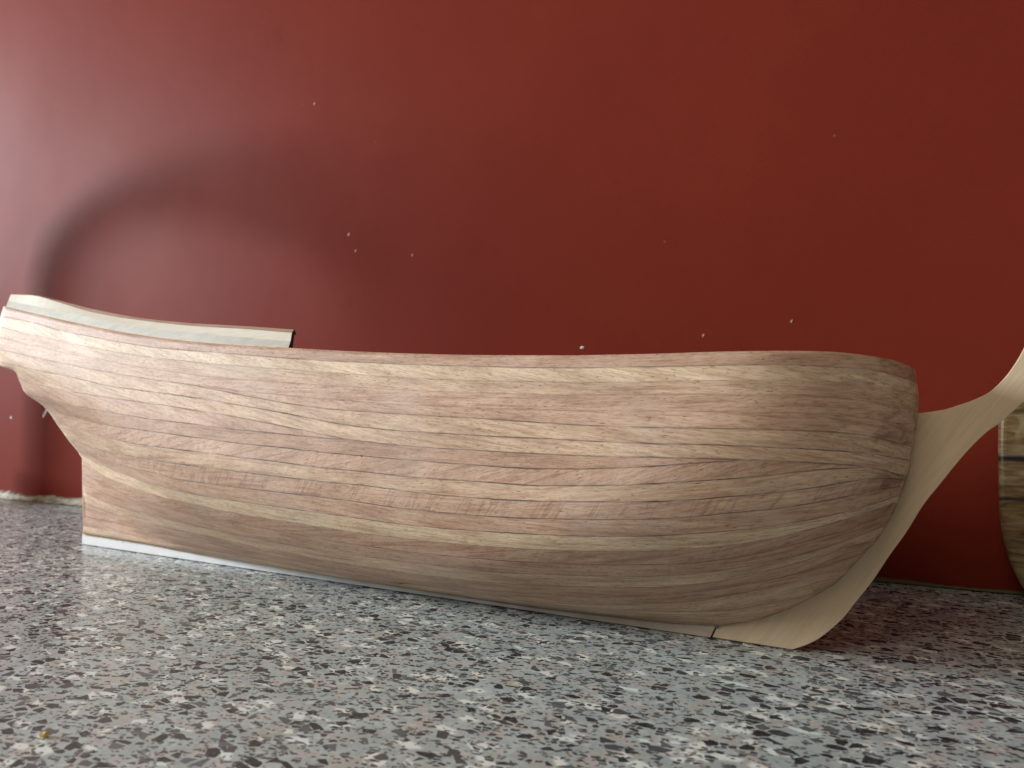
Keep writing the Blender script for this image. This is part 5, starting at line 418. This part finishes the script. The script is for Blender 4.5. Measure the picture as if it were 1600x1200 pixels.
outline = dense([(.047, .1083)] + up) + head + dense(lo[::-1]) + [(-.0377, .0006), (-.0343, .0083)] + [(x-.004, z+.003) for x, z in reversed(rab[4:-1])]
prism('stem_board', outline, .0022, STEM, hull, .00025)
# small glue-filled gap where keel and stem meet
GL = mat_plain('grey_glue', (.30, .31, .36), .4, (.16, .16, .19), 900)
prism('glue_blob', [(-.0362, .0070), (-.0347, .0091), (-.0328, .0089), (-.0336, .0076), (-.0352, .0050)], .0031, GL, hull, .0003)
# stern post / deadwood core between the two skins
prism('sternpost', [(-.5536, .009), (-.535, .009), (-.535, .066), (-.5536, .0705)], .0016, PLY, hull)
# transom and counter closing the stern
def rib(name, idx, mat, inset):
    vs = []; fs = []
    for p in idx:
        for s in (1, -1): vs.append((p.x + inset, p.y*s*.985, p.z))
    for i in range(len(idx)-1): a = 2*i; fs.append((a, a+1, a+3, a+2))
    return mesh(name, vs, fs, mat, hull)
rib('transom', [G[k][0] for k in (0, 1, 2, 3, 4, 6, 7)], PLY, .002)
rib('stern_counter', G[14][:24], PLY, .002)
# deck just below the sheer
vs = []; fs = []
for p in G[1][2:NU-6]:
    for s in (1, -1): vs.append((p.x, (abs(p.y)-.0012)*s*-1, p.z-.003))
for i in range(len(vs)//2-1): a = 2*i; fs.append((a, a+1, a+3, a+2))
mesh('false_deck', vs, fs, PLY, hull)
# raised quarterdeck rail, both sides: grey lower face, bright bevelled face, brown cap edge
def rail(sgn):
    n = len(RL[0]); prof = []
    for i in range(n):
        b_, f_, c_, t_ = (RL[k][i] for k in range(4))
        base_in = Vector((b_.x, b_.y+.0035, b_.z)); prof.append((b_, f_, c_, Vector((c_.x, c_.y+.0020, c_.z-.0002)), base_in))
    vs = [(p.x, p.y*sgn, p.z) for q in prof for p in q]; fs = []
    for i in range(n-1):
        for j in range(5): a = i*5+j; b = i*5+(j+1) % 5; fs.append((a, b, b+5, a+5))
    fs += [tuple(range(5)), tuple((n-1)*5+j for j in range(5))]
    o = mesh('quarter_rail', vs, fs, RAILW, hull)
    o.data.materials.append(DARK); o.data.materials.append(RAILG); o.data.polygons[-1].material_index = 1
    for i in range(n-1): o.data.polygons[i*5].material_index = 2
    prof = []
    for i in range(n):
        c_, t_ = RL[2][i], RL[3][i]
        prof.append((c_ + Vector((0, .0002, .0002)), t_, t_ + Vector((0, .0009, -.0003)), Vector((c_.x, c_.y+.0035, c_.z-.001))))
    vs = [(p.x, p.y*sgn, p.z) for q in prof for p in q]; fs = []
    for i in range(n-1):
        for j in range(4): a = i*4+j; b = i*4+(j+1) % 4; fs.append((a, b, b+4, a+4))
    fs += [tuple(range(4)), tuple((n-1)*4+j for j in range(4))]
    c = mesh('rail_cap', vs, fs, RAILB, o); c.data.materials.append(DARK); c.data.polygons[-1].material_index = 1
rail(1)

# ------------------------------------------------------------------ chopping board leaning at the wall, right edge
bd = [(.0873, .1063), (.0867, .0879), (.0866, .0659), (.0866, .0513), (.0876, .0386), (.0899, .0261), (.0928, .0174), (.0972, .0081), (.104, .0022), (.115, .0)]
bo = dense([(.098, .1235), (.0905, .1180), (.0877, .1115)] + bd) + [(.33, 0), (.345, .006), (.35, .02), (.35, .108), (.345, .119), (.33, .1245)]
board = prism('chopping_board', bo, .008, BOARD, None, .0035, .158)
board.modifiers['bevel'].segments = 4; board.modifiers['bevel'].angle_limit = math.radians(60)
tag(board, 'round cornered wooden board with dark spalted lines standing against the red wall behind the stem', 'chopping board')

# ------------------------------------------------------------------ kitchen tap beside the board of the counter, just left of the view
CHROME = mat_plain('brushed_steel', (.42, .42, .43), .3, (.36, .36, .37), 300, .5, 1.0)
def tube(name, pts, rad, mat, parent):
    cu = bpy.data.curves.new(name, 'CURVE'); cu.dimensions = '3D'; sp = cu.splines.new('POLY'); sp.points.add(len(pts)-1)
    for p, q in zip(sp.points, pts): p.co = (*q, 1)
    cu.bevel_depth = rad; cu.bevel_resolution = 5; cu.use_fill_caps = True
    ob = bpy.data.objects.new(name, cu); me = bpy.data.meshes.new_from_object(ob); bpy.data.objects.remove(ob)
    for p in me.polygons: p.use_smooth = True
    return link(name, me, mat, parent)
tap = bpy.data.objects.new('kitchen_tap', None); scene.collection.objects.link(tap); tap.location = (0, 0, 0)
tag(tap, 'tall steel gooseneck kitchen tap standing left of the ship hull near the red wall', 'tap')
A = Vector((-.965, .085, 0)); B_ = Vector((-.705, -.065, 0)); r_ = .155
arc = [A + Vector((0, 0, z)) for z in (.03, .15, .24)]
for i in range(25):
    a = math.pi*i/24; q = (1-math.cos(a))/2; arc.append(A.lerp(B_, q) + Vector((0, 0, .27 + .135*math.sin(a)**.9)))
arc.append(B_ + Vector((0, 0, .235)))
tube('spout', arc, .017, CHROME, tap); tube('tap_base', [A + Vector((0, 0, 0)), A + Vector((0, 0, .05))], .026, CHROME, tap)
tube('lever', [A + Vector((0, -.02, .04)), A + Vector((0, -.09, .075))], .006, CHROME, tap)

# ------------------------------------------------------------------ crumb
YEL = mat_plain('yellow_crumb', (.75, .60, .22), .5)
def crumb(x, y, r, label, mat=YEL):
    bm = bmesh.new(); bmesh.ops.create_icosphere(bm, subdivisions=2, radius=r)
    for v in bm.verts: v.co *= 1+random.uniform(-.22, .22); v.co.z *= .7
    me = bpy.data.meshes.new('crumb'); bm.to_mesh(me); bm.free(); o = link('crumb', me, mat); o.location = (x, y, r*.6)
    tag(o, label, 'crumb'); return o
crumb(*(-0.2015, -0.2252), .0014, 'small yellow crumb lying on the speckled countertop near the front left')
crumb(*(-0.1867, -0.1598), .0006, 'tiny amber crumb on the countertop, below the pale aft end of the keel')
